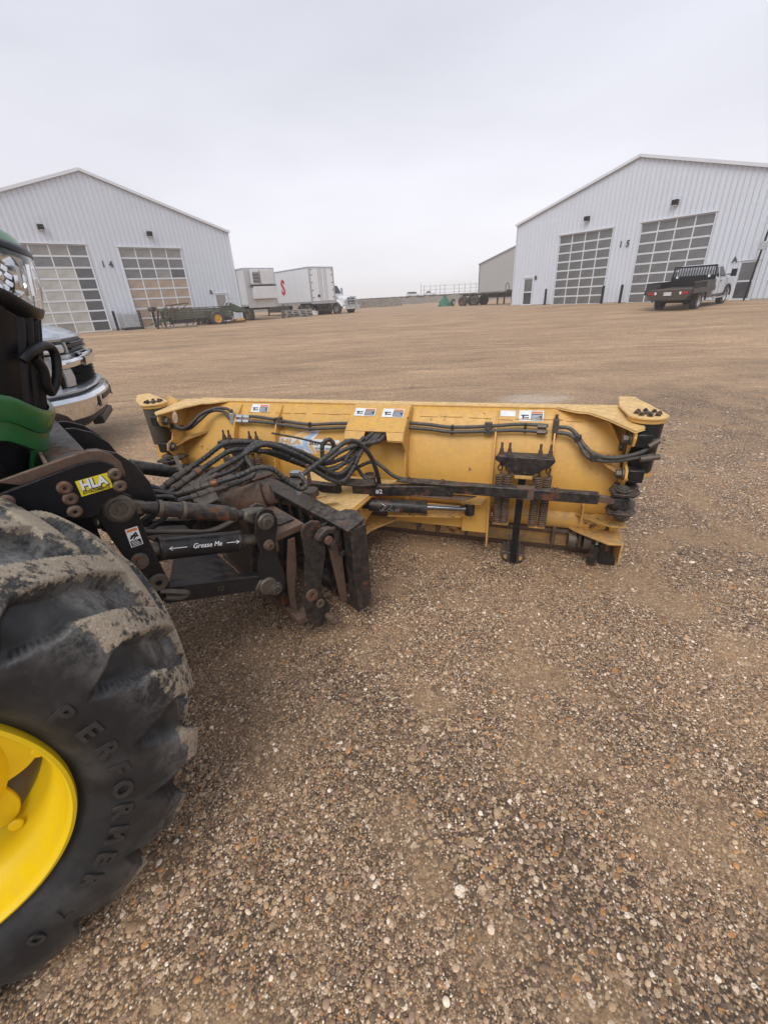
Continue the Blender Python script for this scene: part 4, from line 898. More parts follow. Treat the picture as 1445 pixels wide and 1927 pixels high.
    # wing: curved plate running forward from the pivot
    for t0, t1, nm in ((.05, 1.0, 'wing_plate'),):
        m = MB(); vs = []; n = len(PROF); A_, B_ = c+ex_*.06, c+ex_*(L_-.03)
        for q in (A_, B_):
            for v, z in PROF: w = (v+.08)*.9; p = q-ey_*sg*(-w)*1.0; vs.append((p.x+ey_.x*sg*.02, p.y+ey_.y*sg*.02, z))
        m.add(vs, [(i, n+i, n+i+1, i+1) for i in range(n-1)]); o = m.build(nm, YEL, sb, smooth=60); md = o.modifiers.new('s', 'SOLIDIFY'); md.thickness = .012
    if sg < 0:   # upright edge strips of the open wing
        for q, w in ((L_-.03, .03), (L_-.11, .018)):
            p = c+ex_*q; MB().bar((p.x, p.y, .40), (p.x, p.y, .96), w, .05, (1, 0, 0)).build('wing_edge', YEL, sb, bevel=.003)
    # clevis stack under the barrel
    MB().cyl((px-.02*sg, py, .36), (px-.02*sg, py, .645), .026).build('pivot_pin', STL, sb)
    for z, rx in ((.60, .056), (.545, .062), (.44, .062), (.36, .05)):
        pts = [(px-.02*sg+rx*cos(a)*(1.0), py+.075*sin(a)) for a in [2*pi*k/20 for k in range(20)]]
        MB().prism(pts, (0, 0, z), (1, 0, 0), (0, 1, 0), (0, 0, .016)).build('clevis_plate', BLKD if z > .4 else RST, sb, bevel=.003)
    cx, cy = xe-.01*sg, -.27
    for z in (.575, .46): MB().prism([(cx-.06, cy-.05), (cx+.05, cy-.055), (cx+.085, cy+.0), (cx+.09, cy+.13), (cx-.02, cy+.13), (cx-.065, cy+.03)], (0, 0, z), (1, 0, 0), (0, 1, 0), (0, 0, .016)).build('clevis_plate', BLKD, sb, bevel=.003)
    MB().cyl((cx, cy, .43), (cx, cy, .60), .022).bolt((cx, cy, .60), (0, 0, 1), .03, .012).build('clevis_pin', STL, sb, bevel=.002)
    MB().box(cx-.05, cx+.04, cy-.03, cy+.03, .49, .56).build('rod_eye', BLKD, sb, bevel=.01)
    # lower triangular brackets
    for z, f in ((.335, 1.0), (.235, 1.15)):
        g = [(xe-.20*f*sg, -.09), (xe-.16*f*sg, -.14), (xe-.02*sg, -.225*f), (xe+.06*sg, -.215*f), (xe+.07*sg, -.10), (xe+.03*sg, -.07)]
        MB().prism(g, (0, 0, z), (1, 0, 0), (0, 1, 0), (0, 0, .013)).build('low_bracket', YELD, sb, bevel=.003)
    MB().box(min(xe+.05*sg, xe+.062*sg), max(xe+.05*sg, xe+.062*sg), -.25, -.06, .10, .25).build('bracket_flange', YELD, sb, bevel=.003)
    MB().box(xe-.17*sg-.006, xe-.17*sg+.006, -.15, -.09, .30, .42).build('small_gusset', YELD, sb)
    MB().prism([(0, 0), (.10, -.0), (.085, .12), (.0, .26), (-.02, .12)], (xe-.02*sg, -.10, -.0), (sg, 0, 0), (0, 0, 1), (0, .03, 0)).build('wear_shoe', BLKD, sb, bevel=.008)
    MB().prism([(0, 0), (.05, .0), (.06, .14), (.0, .16)], (xe-.09*sg, -.13, .0), (sg, 0, 0), (0, 0, 1), (0, .03, 0)).build('wear_shoe', BLKD, sb, bevel=.008)
    MB().box(min(xe, xe+.05*sg), max(xe, xe+.05*sg), -.10, .02, .10, .62).build('end_post', YELD, sb, bevel=.004)
end_assembly(1, 1.49); end_assembly(-1, -1.625)
# trip spring assemblies with their skid shoes
def spring_set(sc):
    tri = [(-.165, .745), (-.17, .725), (-.14, .705), (-.05, .635), (.045, .635), (.145, .70), (.165, .728), (.16, .742)]
    MB().prism(tri, (sc, -.245, 0), (1, 0, 0), (0, 0, 1), (0, .015, 0)).build('spring_plate', BLKD, sb, bevel=.003)
    MB().prism([(-.16, 0), (.16, 0), (.15, .07), (-.15, .07)], (sc, -.23, .735), (1, 0, 0), (0, 1, 0), (0, 0, .012)).build('spring_plate_top', BLKD, sb, bevel=.003)
    MB().box(sc-.05, sc+.05, -.255, -.20, .615, .635).build('plate_foot', YELD, sb, bevel=.003)
    for dx in (-.135, -.09, .08, .135):
        x = sc+dx; e_ = MB().cyl((x, -.20, .68), (x, -.20, .815), .0075, n=10).cyl((x, -.20, .747), (x, -.20, .765), .015, n=6).cyl((x, -.20, .765), (x, -.20, .779), .013, n=6)
        e_.build('eye_bolt', RST, sb)
        sp_ = MB(); sp_.tube([(x, -.20, .69)]+[(x+.013*cos(a), -.205, .660+.02*sin(a)) for a in [pi/2-2*pi*k/8 for k in range(9)]], .005, 6, True, 1)
        sp_.helix((x, -.225, .628), (x, -.225, .305), .021, .0055, 22, 6, 12); sp_.tube([(x, -.205, .65), (x+.01, -.21, .64), (x+.021, -.225, .628)], .005, 6)
        sp_.build('spring', RST, sb, smooth=60)
    for dx in (-.11, .108): MB().box(sc+dx-.045, sc+dx+.045, -.225, -.19, .285, .297).cyl((sc+dx-.05, -.205, .291), (sc+dx+.05, -.205, .291), .010, n=8).build('spring_hanger', YELD, sb)
    MB().bar((sc-.005, -.222, .63), (sc-.01, -.215, .02), .042, .036, (0, 1, 0)).build('skid_post', BLK, sb, bevel=.003)
    for s in (-1, 1): MB().prism([(-.015, .03), (.02, .03), (.02, .21), (-.01, .21)], (sc-.012+s*.036-.003, -.215, 0), (0, 1, 0), (0, 0, 1), (.006, 0, 0)).build('post_guide', STL, sb)
    MB().prism([(-.075, .05), (.065, .04), (.07, .0), (.035, -.03), (-.03, -.03), (-.075, .0)], (sc-.01, -.205, .03), (1, 0, 0), (0, 0, 1), (0, .14, 0)).build('skid_shoe', STL, sb, bevel=.005)
    for s in (-1, 1): MB().bolt((sc-.012+s*.045, -.207, .045), (0, -1, 0), .012, .012).build('shoe_bolt', YELD, sb)
spring_set(.955); spring_set(-.98)
# black steering rods (parallelogram) right and left
MB().bar((.54, -.345, .570), (1.36, -.30, .553), .05, .062).build('rod_outer', BLKD, sb, bevel=.005)
MB().bar((1.34, -.30, .553), (1.49, -.275, .53), .034, .036).build('rod_end', RST, sb, bevel=.003)
MB().bar((-.06, -.40, .525), (.56, -.345, .555), .05, .065).build('rod_inner', BLKD, sb, bevel=.005)
MB().prism([(.22, -.03), (.30, -.036), (.60, -.036), (.68, -.02), (.70, .0), (.66, .024), (.40, .036), (.24, .03)], (0, -.352, .592), (1, 0, 0), (0, 1, 0), (0, 0, .010)).build('rod_splice', BLKD, sb, bevel=.002)
MB().prism([(.30, -.04), (.64, -.04), (.70, .03), (.30, .03)], (0, -.352, .508), (1, 0, 0), (0, 1, 0), (0, 0, .008)).build('rod_splice', RST, sb, bevel=.002)
MB().box(.925, 1.02, -.3455, -.294, .528, .595).build('rusty_sleeve', RST, sb)
for x, v in ((.29, -.352), (.50, -.352), (1.12, -.315), (1.14, -.315)): MB().bolt((x, v, .602 if x < 1 else .585), (0, 0, 1), .014, .010).build('rod_bolt', RST, sb)
text('rod_marking', '#2', .04, CHALK, sb, (.115, -.412, .532), (.995, .09, 0), (0, 0, 1), .001)
MB().prism([(-.17, -.03), (-.13, -.055), (.02, -.05), (.10, -.02), (.10, .02), (0, .05), (-.13, .05), (-.17, .03)], (-.0, -.41, .575), (1, 0, 0), (0, 1, 0), (0, 0, .012)).build('rod_yoke', BLKD, sb, bevel=.003)
MB().bolt((-.12, -.41, .587), (0, 0, 1), .03, .018).build('yoke_bolt', RST, sb)
MB().bar((-1.46, -.30, .54), (-.35, -.42, .54), .055, .06).build('rod_outer', BLK, sb, bevel=.005); MB().bar((-.40, -.42, .54), (-.14, -.42, .53), .05, .06).build('rod_inner', BLKD, sb, bevel=.005)
MB().bar((-1.44, -.30, .54), (-1.60, -.28, .53), .034, .036).build('rod_end', RST, sb, bevel=.003)
# hydraulic cylinder
MB().cyl((.03, -.375, .42), (.37, -.305, .40), .043, n=28).cyl((.365, -.306, .40), (.395, -.30, .399), .047, n=28).build('cylinder_barrel', BLKD, sb, bevel=.003)
MB().cyl((.39, -.30, .40), (.66, -.245, .388), .019, n=20).build('cylinder_rod', plain('hard_chrome', (.25, .25, .27), .12, 1.), sb)
MB().cyl((-.06, -.39, .425), (.04, -.373, .42), .032, n=20).cyl((.655, -.25, .35), (.655, -.25, .43), .03, n=20).build('cylinder_eye', BLKD, sb, bevel=.003)
MB().prism([(.60, -.27), (.73, -.27), (.75, -.17), (.58, -.17)], (0, 0, .43), (1, 0, 0), (0, 1, 0), (0, 0, .01)).build('cylinder_lug', YELD, sb)
text('cylinder_marking', 'LA-C3L38', .030, ALU, sb, (.17, -.3925, .398), (.98, .19, 0), (.02, -.25, .97), .001); 
MB().tube([(.12, -.400, .445), (.15, -.402, .43), (.14, -.404, .41), (.12, -.402, .40), (.16, -.398, .44), (.19, -.393, .435), (.17, -.396, .41)], .0013, 4).build('chalk_mark', ALU, sb)
# yellow swivel frame between blade and carriage
MB().prism([(-.62, -.36), (-.50, -.62), (-.12, -.70), (.02, -.60), (.06, -.34), (.16, -.16), (-.62, -.12)], (0, 0, .495), (1, 0, 0), (0, 1, 0), (0, 0, .014)).build('swivel_plate', YELP, sb, bevel=.003)
MB().prism([(-.55, -.30), (-.30, -.62), (-.05, -.60), (.02, -.34), (.14, -.16), (-.55, -.12)], (0, 0, .20), (1, 0, 0), (0, 1, 0), (0, 0, .014)).build('swivel_plate', YELD, sb, bevel=.003)
MB().prism([(-.16, .21), (-.06, .21), (.0, .30), (-.02, .495), (-.16, .495)], (0, -.44, 0), (1, 0, 0), (0, 0, 1), (0, .30, 0)).build('swivel_web', YELD, sb, bevel=.004)
MB().box(-.60, -.58, -.55, -.12, .21, .495).build('swivel_web', YEL, sb)
MB().prism([(0, 0), (.20, .0), (.16, .09), (-.06, .06)], (-.36, -.62, .512), (.8, .6, 0), (-.6, .8, .12), (0, 0, .008)).build('stop_plate', YELP, sb, bevel=.002)
MB().prism([(0, 0), (.24, .0), (.22, .05), (.02, .05)], (-.30, -.69, .512), (.95, .3, .1), (-.3, .95, 0), (0, 0, .008)).build('stop_plate', YELP, sb, bevel=.002)
MB().prism([(0, 0), (.09, .0), (.07, .035), (.01, .035)], (-.27, -.625, .5105), (1, 0, 0), (0, 1, 0), (0, 0, .001)).build('slot', INK, sb)
MB().cyl((.02, -.30, .50), (.02, -.30, .575), .038, .036, 24).lathe([(.036, .575), (.044, .585), (.036, .60), (.030, .60), (.028, .56)], (.02, -.30, 0), (0, 0, 1), 24).build('pivot_tube', RST, sb)
MB().cyl((-.30, -.52, .15), (-.30, -.52, .56), .05, n=28).build('king_pin', STL, sb, bevel=.004)
MB().box(-.02, .06, -.69, -.64, .10, .27).build('stop_block', YEL, sb, bevel=.006)
# hose runs along the back of the blade
def hose(pts, r, mat, parent, name='hose', wrap=False, n=12, sm=6):
    rf = (lambda i, l: .84 if (l/.024) % 1 < .22 else 1.0+.08*((l/.026) % 1)) if wrap else None
    return MB().tube(pts, r, n, True, sm if not wrap else 22, rf).build(name, mat, parent, smooth=50)
v_ = lambda z: moldv(z)-.045
def run(pts): return [(s, moldv(min(z, .93))-d, z) for s, z, d in pts]
r_ = .0115
hose(run([(-1.11, .862, .05), (-.98, .870, .05), (-.82, .858, .05), (-.66, .842, .05), (-.50, .832, .05), (-.33, .842, .05), (-.16, .850, .05)]), r_, RUBG, sb)
hose(run([(-1.11, .835, .05), (-.98, .838, .05), (-.82, .832, .05), (-.66, .818, .05), (-.50, .806, .05), (-.33, .815, .05), (-.16, .825, .05)]), r_, RUBG, sb)
hose(run([(.20, .862, .05), (.35, .856, .05), (.50, .846, .05), (.72, .858, .05), (.90, .874, .05), (1.07, .872, .05)]), r_, RUBG, sb)
hose(run([(.20, .835, .05), (.35, .830, .05), (.50, .820, .05), (.72, .832, .05), (.90, .842, .05), (1.07, .838, .05)]), r_, RUBG, sb)
hose(run([(1.12, .868, .06), (1.18, .868, .07), (1.22, .845, .08), (1.27, .79, .09), (1.32, .755, .11), (1.40, .748, .15), (1.49, .775, .19), (1.55, .81, .22), (1.60, .862, .22)]), r_, RUBG, sb)
hose(run([(1.12, .84, .06), (1.19, .835, .07), (1.24, .80, .08), (1.29, .735, .09), (1.35, .72, .11), (1.44, .735, .15), (1.52, .765, .19), (1.60, .785, .2)]), r_, RUBG, sb)
MB().cyl((1.53, -.26, .775), (1.62, -.245, .79), .015).build('fitting', STL, sb); MB().cyl((1.56, -.24, .84), (1.605, -.225, .87), .015).build('fitting', STL, sb)
hose(run([(-1.13, .862, .05), (-1.17, .90, .06), (-1.22, .918, .07), (-1.30, .918, .09), (-1.38, .89, .13), (-1.45, .82, .15), (-1.52, .80, .15), (-1.62, .83, .16)]), r_, RUB, sb)
hose(run([(-1.13, .835, .05), (-1.18, .86, .06), (-1.23, .90, .07), (-1.33, .90, .09), (-1.40, .84, .12), (-1.48, .79, .13), (-1.62, .80, .14)]), r_, RUB, sb)
for s, z in ((-1.14, .845), (1.11, .868)):
    v = moldv(.86)-.055; MB().box(s-.016, s+.016, v-.022, v+.018, z-.03, z+.05).build('junction_block', ALU if s < 0 else STL, sb, bevel=.003)
    MB().cyl((s, v, z+.05), (s, v, z+.075), .009).cyl((s, v, z-.075), (s, v, z-.03), .012).build('fitting', STL, sb)
for s in (-1.08, -1.02, 1.04): 
    for z in (.866, .836): v = moldv(z)-.05; MB().cyl((s-.03, v, z), (s+.02, v, z), .0155, n=6).build('hose_nut', ALU if s < 0 else STL, sb)
for s, z in ((-.50, .82), (.50, .833), (-.78, .84), (.94, .857)): 
    v = moldv(z)-.05; MB().box(s-.008, s+.008, v-.015, v+.013, z-.03, z+.03).build('hose_tie', RUB, sb, bevel=.003)
v = moldv(.84)-.05; MB().box(.70, .745, v-.014, v+.016, .81, .885).bolt((.7225, v-.014, .845), (0, -1, 0), .008, .006).build('hose_clamp', STL, sb, bevel=.002)
v = moldv(.84)-.05; MB().box(-.765, -.725, v-.014, v+.016, .80, .875).build('hose_clamp', RST, sb, bevel=.002)
for s, z, v in ((1.235, .82, .085), (1.325, .735, .115)): MB().box(s-.018, s+.018, moldv(z)-v-.016, moldv(z)-v+.016, z-.022, z+.022).build('hose_tie', RUB, sb, bevel=.004)
# stickers
def onmold(x0, x1, z0, z1, mat, name='sticker', off=.0025, par=None):
    k = 6; pts = []; 
    for i in range(k+1): z = z0+(z1-z0)*i/k; pts.append((moldv(z)-off, z))
    return gridded(pts, x0, x1, .0008, 1).build(name, mat, par or sb, smooth=60)
def warn(x0, x1, z0, z1, mold=True):
    w = x1-x0; mk = onmold if mold else onbox; a = mk(x0, x1, z0, z1, STW)
    q = mk(x0+w*.50, x1-w*.04, z0+(z1-z0)*.08, z0+(z1-z0)*.70, STB, 'print_block', .0036, a); q = mk(x0+w*.50, x1-w*.04, z0+(z1-z0)*.74, z1-(z1-z0)*.08, STO, 'print_block', .0036, a)
    h = z1-z0
    for k in range(4): mk(x0+w*.53, x1-w*(.08+.05*(k % 3)), z0+h*(.16+.13*k), z0+h*(.20+.13*k), STW, 'print_line', .0046, a)
    mk(x0+w*.08, x0+w*.40, z0+h*.50, z0+h*.60, INK, 'print_mark', .0036, a); mk(x0+w*.14, x0+w*.22, z0+h*.22, z0+h*.55, INK, 'print_mark', .0037, a); mk(x0+w*.24, x0+w*.42, z0+h*.26, z0+h*.36, INK, 'print_mark', .0038, a)
    return a
def onbox(x0, x1, t0, t1, mat, name='sticker', off=.0025, par=None):
    off += .008
    # the sloping face of the hose box runs (v .02, z .952) to (v -.165, z .835)
    a, b = Vector((.02, .952)), Vector((-.165, .835)); nr = Vector((-.534, .845)); m = MB()
    P0, P1 = b.lerp(a, t0)+nr*off, b.lerp(a, t1)+nr*off
    return m.add([(x0, P0.x, P0.y), (x1, P0.x, P0.y), (x1, P1.x, P1.y), (x0, P1.x, P1.y)], [(0, 1, 2, 3)]).build(name, mat, par or sb, smooth=0)
warn(-1.03, -.885, .885, .936); warn(.897, 1.04, .882, .935); onmold(.785, .875, .903, .932, STW)
warn(-.155, -.01, .58, .90, False); warn(.04, .185, .56, .90, False)
# brand decal: swoosh sticker with lettering
dec = onmold(-.77, -.285, .655, .728, STW, 'decal')
def onm(x, z, off): return Vector((x, moldv(z)-off, z))
MB().add([onm(-.67, .727, .0028), onm(-.57, .775, .0028), onm(-.44, .785, .0028), onm(-.47, .74, .0028), onm(-.49, .727, .0028)], [(0, 4, 3, 2, 1)]).build('decal_wing', STW, dec)
MB().add([onm(-.57, .655, .0028), onm(-.53, .632, .0028), onm(-.455, .628, .0028), onm(-.47, .655, .0028)], [(0, 1, 2, 3)]).build('decal_tail', STW, dec)
def swoosh(pts, mat, off): m = MB(); m.add([onm(x, z, off) for x, z in pts], [tuple(range(len(pts)))]); return m.build('decal_swoosh', mat, dec)
swoosh([(-.555, .665), (-.52, .637), (-.49, .637), (-.53, .68), (-.525, .72), (-.455, .778), (-.50, .775), (-.555, .73), (-.57, .70)][::-1][::-1], STL2, .0046)
swoosh([(-.505, .70), (-.48, .66), (-.463, .636), (-.485, .637), (-.52, .675), (-.52, .71)], STOR, .0050)
swoosh([(-.66, .729), (-.57, .768), (-.49, .776), (-.53, .755), (-.57, .735)], STOR, .0044)
onmold(-.765, -.56, .658, .678, STL2, 'decal_stripe', .0036, dec)
d0 = onm(-.675, .703, .0052); text('decal_lettering', 'HLA', .058, STOR, dec, d0, (1, 0, 0), (0, .3, .95), .001, bold=.001, sx=1.5, shear=.2)
d0 = onm(-.462, .704, .0052); text('decal_lettering', 'Snow', .054, INK, dec, d0, (1, 0, 0), (0, .3, .95), .001, bold=.0012, sx=.95)
d0 = onm(-.345, .704, .0052); text('decal_lettering', 'Wing', .054, STOR, dec, d0, (1, 0, 0), (0, .3, .95), .001, bold=.001, sx=.9)
d0 = onm(-.40, .667, .0046); text('decal_lettering', '4200W SERIES', .020, NUM, dec, d0, (1, 0, 0), (0, .2, .97), .001, sx=1.2)
for k in range(7): MB().box(1.637+.0*k, 1.639+.004*(k % 3), -.175, -.174, .775+k*.016, .783+k*.016).build('label_print', STL, sb)
# ------------------------------------------------------------ green tractor with its front linkage (local: x forward, y left, z up)
tk = thing('tractor', 'green tractor front with black nose, yellow rimmed wheel and black front linkage at the left', 'tractor', (-.572, 2.183, 0), rad(41))
def nose_front(z):
    pts = [(1.0, -.975), (1.1, -.935), (1.2, -.90), (1.3, -.866), (1.4, -.842), (1.5, -.814), (1.56, -.798), (1.63, -.776), (1.69, -.763), (1.75, -.757), (1.79, -.763), (1.82, -.779), (1.85, -.81), (1.88, -.86)]
    if z <= pts[0][0]: return pts[0][1]
    for (a, b), (c, d) in zip(pts[:-1], pts[1:]):
        if z <= c: return b+(d-b)*(z-a)/(c-a)
    return pts[-1][1]
def nose_half(z): return .385-.03*sstep(1.3, 1.1, z)-.13*sstep(1.74, 1.90, z)
NT = 64
def nose_pt(i, z, off=0):
    """i 0..NT around the nose from the right side over the front to the left side"""
    u = (i/NT-.5)*2; s = -1 if u < 0 else 1; a = abs(u); f = nose_front(z)+off; w = nose_half(z)+off; R = .50
    if a < .72:
        th = (a/.72)*pi/2; x = f-R+R*max(cos(th), 0)**(2/3.0); y = w*sin(th)**(2/3.0)
    else: x = f-R-(a-.72)/.28*1.3; y = w
    return (x, s*y, z)
def nose_band(rows, i0=0, i1=NT, th=.012):
    """rows: (z or function of x, offset), bottom up"""
    m = MB(); n = i1-i0+1; k = len(rows); vs = []
    for layer in (0, 1):
        for z, off in rows:
            for i in range(i0, i1+1):
                if callable(z): x = nose_pt(i, 1.35)[0]; zz = z(x)
                else: zz = z
                vs.append(nose_pt(i, zz, off-layer*th))
    fs = []; B0 = n*k
    for j in range(k-1):
        for i in range(n-1): a = j*n+i; fs.append((a, a+1, a+n+1, a+n)); a += B0; fs.append((a, a+n, a+n+1, a+1))
    for i in range(n-1): fs.append((i, B0+i, B0+i+1, i+1)); a = (k-1)*n+i; fs.append((a, a+1, B0+a+1, B0+a))
    for j in range(k-1): a = j*n; fs.append((a, a+n, B0+a+n, B0+a)); a += n-1; fs.append((a, B0+a, B0+a+n, a+n))
    m.v, m.f, m.m = vs, fs, [0]*len(fs); return m
MESHM, t_, b_ = newmat('honeycomb_painted_light')
tc_ = t_.nodes.new('ShaderNodeTexCoord'); vv = N(t_, 'ShaderNodeTexVoronoi', feature='F1', Scale=85., Randomness=.12); t_.links.new(tc_.outputs['Object'], vv.inputs['Vector'])
nn_ = noise(t_, tc_.outputs['Object'], 9, 3, .6)
hole = mth(t_, 'MULTIPLY', ramp(t_, vv.outputs['Distance'], .42, .34), ramp(t_, nn_, .45, .6), True)
t_.links.new(mixc(t_, hole, (.008, .008, .010), (.22, .23, .27)), b_.inputs['Base Color']); b_.inputs['Roughness'].default_value = .45  # pale dots: daylight seen through the mesh, painted into the screen colour
bump(t_, b_, vv.outputs['Distance'], .5, .004)
gtop = lambda x: 1.316+.09*sstep(-.86, -1.02, x)+.42*max(0, -x-1.02)
gmid = lambda x: gtop(x)-.072; glow = lambda x: gtop(x)-.128
nose_band([(1.22, -.03), (1.35, -.012), (1.45, -.012), (1.575, -.012)]).build('nose_panel', BLKC, tk, smooth=50)
nose_band([(1.40, -.006), (1.48, -.004), (1.60, -.004)], 2, 11, .004).build('side_screen', MESHM, tk, smooth=50)
nose_band([(gmid, .004), (lambda x: gtop(x)-.02, .016), (gtop, .010)]).build('green_guard', GRN, tk, smooth=50)
nose_band([(glow, .0), (lambda x: gmid(x)-.005, -.002), (lambda x: gmid(x)+.012, -.004)]).build('green_guard_lower', GRN, tk, smooth=50)
nose_band([(lambda x: glow(x)-.085, -.004), (lambda x: glow(x)-.002, .0)], 23, 41).build('green_chin', GRN, tk, smooth=50)
nose_band([(1.0, -.03), (1.2, -.03), (lambda x: glow(x)-.001, -.02)], 0, NT).build('under_panel', BLKC, tk, smooth=50)
# bezel, lamp and hood
zl = lambda x, d=0: 1.622+.062*sstep(-.865, -1.0, x)+d; zu = lambda x, d=0: 1.765+.035*sstep(-.865, -1.0, x)+d
nose_band([(lambda x: zl(x, -.034), -.010), (lambda x: zl(x, -.026), .001), (lambda x: zl(x, -.008), .005), (lambda x: zl(x), .002)]).build('lamp_bezel', PLB, tk, smooth=50)
nose_band([(1.50, -.012), (lambda x: zl(x, -.045), -.012)]).build('nose_panel', BLKC, tk, smooth=50)
nose_band([(lambda x: zu(x), .003), (lambda x: zu(x, .012), .007), (lambda x: zu(x, .028), .002)]).build('lamp_bezel', PLB, tk, smooth=50)
nose_band([(lambda x: zu(x, .030), -.002), (lambda x: zu(x, .06), .0), (lambda x: zu(x, .085), .0)]).build('hood', GRN, tk, smooth=60)
m = MB(); base = []
for i in range(NT+1): x0_ = nose_pt(i, 1.35)[0]; base.append(nose_pt(i, zu(x0_, .085)))
rows = [base]
for q, dz in ((.85, .020), (.65, .040), (.4, .055), (.15, .062), (0, .063)): rows.append([(x-(1-q)*.22*max(0, min(1, (x+1.5)/.5)), y*q, z+dz+.02*(1-q)) for x, y, z in base])
n = NT+1; m.v = [p for r in rows for p in r]; m.f = [(j*n+i, j*n+i+1, (j+1)*n+i+1, (j+1)*n+i) for j in range(5) for i in range(NT)]; m.m = [0]*len(m.f)
m.build('hood_top', GRN, tk, smooth=60)
LENS = plain('clear_lens', (.95, .97, 1), .02, 0, trans=1.); LENS.node_tree.nodes['Principled BSDF'].inputs['IOR'].default_value = 1.25
REFL = plain('lamp_reflector', (.86, .85, .82), .12, 1.); REFB = plain('lamp_housing', (.62, .58, .51), .28, .55)
for i0, i1 in ((4, 30), (34, 60)):
    s = -1 if i0 < 30 else 1
    hb = nose_band([(lambda x: zl(x, .002), -.026), (lambda x: (zl(x)+zu(x))/2, -.040), (lambda x: zu(x, -.002), -.026)], i0, i1, .01).build('headlight', REFB, tk, smooth=50)
    nose_band([(lambda x: zl(x), .001), (lambda x: (zl(x)+zu(x))/2, .006), (lambda x: zu(x), .001)], i0, i1, .003).build('lens', LENS, hb, smooth=50)
    side = range(0, 32) if s < 0 else range(33, NT+1)
    for xx, rr, zz in ((-.846, .056, 1.712),):
        ic = min(side, key=lambda i: abs(nose_pt(i, 1.7)[0]-xx)); p = Vector(nose_pt(ic, zz, -.034)); q = Vector(nose_pt(ic-1, zz, -.034)); q2 = Vector(nose_pt(ic+1, zz, -.034)); d = (q2-q).normalized(); nrm = Vector((d.y, -d.x, .0)).normalized()
        MB().lathe([(rr*1.12, .012), (rr*1.08, .024), (rr, .026), (rr*.93, .018), (rr*.8, -.004), (rr*.5, -.02), (rr*.22, -.026), (rr*.2, .004), (.001, .006)], p, nrm, 40).build('reflector_bowl', REFL, hb, smooth=60)
        fc = MB(); u_, w_, n_2 = basis(nrm)
        for k in range(9):
            a_ = 2*pi*k/9; c_ = p+(u_*cos(a_)+w_*sin(a_))*rr*.55+n_2*(-.004); fc.add([c_+u_*rr*.2+n_2*.006, c_+w_*rr*.2, c_-u_*rr*.2-n_2*.004, c_-w_*rr*.2+n_2*.008], [(0, 1, 2, 3)])
        fc.build('bowl_facet', REFL, hb, smooth=0)
    for k in range(6):
        xx = -.815+k*.010; ic = min(side, key=lambda i: abs(nose_pt(i, 1.7)[0]-xx)); 
        p = Vector(nose_pt(ic, 1.66, -.014)); p2 = Vector(nose_pt(ic, 1.745, -.014)); MB().bar(p, p2, .004, .008, (1, 0, 0)).build('lens_rib', REFL if k % 2 else REFB, hb)
for k in range(9):   # upright grille bars on the nose
    i = 23+k*2.25; p = nose_pt(int(i), 1.4, 0); MB().bar((nose_pt(int(i), 1.28, -.022)[0], p[1], 1.28), (nose_pt(int(i), 1.605, -.022)[0], p[1], 1.605), .014, .03, (1, 0, 0)).build('grille_bar', PLB, tk, bevel=.004)
hp = [(-.90, -.30, 1.485), (-.872, -.285, 1.506), (-.835, -.235, 1.517), (-.810, -.20, 1.508), (-.806, -.19, 1.475), (-.823, -.20, 1.42), (-.846, -.21, 1.385), (-.858, -.22, 1.378), (-.862, -.24, 1.40), (-.856, -.25, 1.45), (-.868, -.27, 1.49)]
MB().tube(hp, .0145, 12, True, 5).build('nose_handle', PLB, tk, smooth=60)
# chassis behind and below
MB().box(-2.6, -1.0, -.30, .30, .62, 1.12).box(-2.6, -1.05, -.34, .34, 1.12, 1.6).build('engine_block', PLB, tk, bevel=.03)
MB().cyl((-1.53, -.72, .66), (-1.53, .72, .66), .11, .11, 24).box(-1.75, -1.3, -.16, .16, .5, .85).build('front_axle', BLKD, tk, bevel=.02)
MB().box(-1.5, -1.0, -.33, .33, .86, 1.05).box(-.98, -.88, -.25, .25, .80, 1.0).build('front_support', BLKC, tk, bevel=.01)
# rails either side
RP = [(-1.9, 1.17), (-1.08, 1.156), (-1.0, 1.168), (-.916, 1.182), (-.85, 1.189), (-.82, 1.184), (-.79, 1.162), (-.771, 1.13), (-.768, 1.09), (-.778, 1.068), (-.80, 1.056), (-.832, 1.053), (-.855, 1.040), (-.872, 1.02), (-.895, 1.010), (-.93, 1.020), (-.987, 1.045), (-1.11, 1.065), (-1.9, 1.02)]
RP2 = [(x+.012 if x > -1 else x, z+.022) for x, z in RP]
AP = [(-.885, 1.0), (-.865, 1.035), (-.83, 1.055), (-.79, 1.055), (-.762, 1.03), (-.762, .96), (-.755, .841), (-.738, .65), (-.742, .60), (-.765, .575), (-.795, .59), (-.825, .705), (-.86, .87)]
P1 = [(-.345, .783), (-.325, .805), (-.295, .812), (-.262, .79), (-.248, .745), (-.25, .703), (-.275, .64), (-.282, .561), (-.262, .48), (-.258, .42), (-.275, .37), (-.318, .350), (-.36, .375), (-.385, .477), (-.378, .562), (-.352, .615), (-.362, .70)]
P2 = [(-.165, .66), (-.150, .685), (-.10, .69), (-.06, .672), (-.04, .62), (-.05, .50), (-.10, .34), (-.095, .25), (-.06, .17), (-.10, .085), (-.15, .075), (-.20, .17), (-.215, .28), (-.185, .40), (-.165, .52)]
X, Z = (1, 0, 0), (0, 0, 1)
def ring(p, y, s, r, r2, mat=RST, name='pin_boss', h=.012):
    """bushing with a hole on the outer face of a side plate; s: -1 right, +1 left"""
    return MB().lathe([(r2, 0), (r2, h*.4), (r*1.05, h), (r*.78, h), (r*.42, h*.9), (r*.38, -.002), (.0005, -.002)], (p[0], y, p[1]), (0, s, 0), 28).build(name, mat, tk, smooth=40)
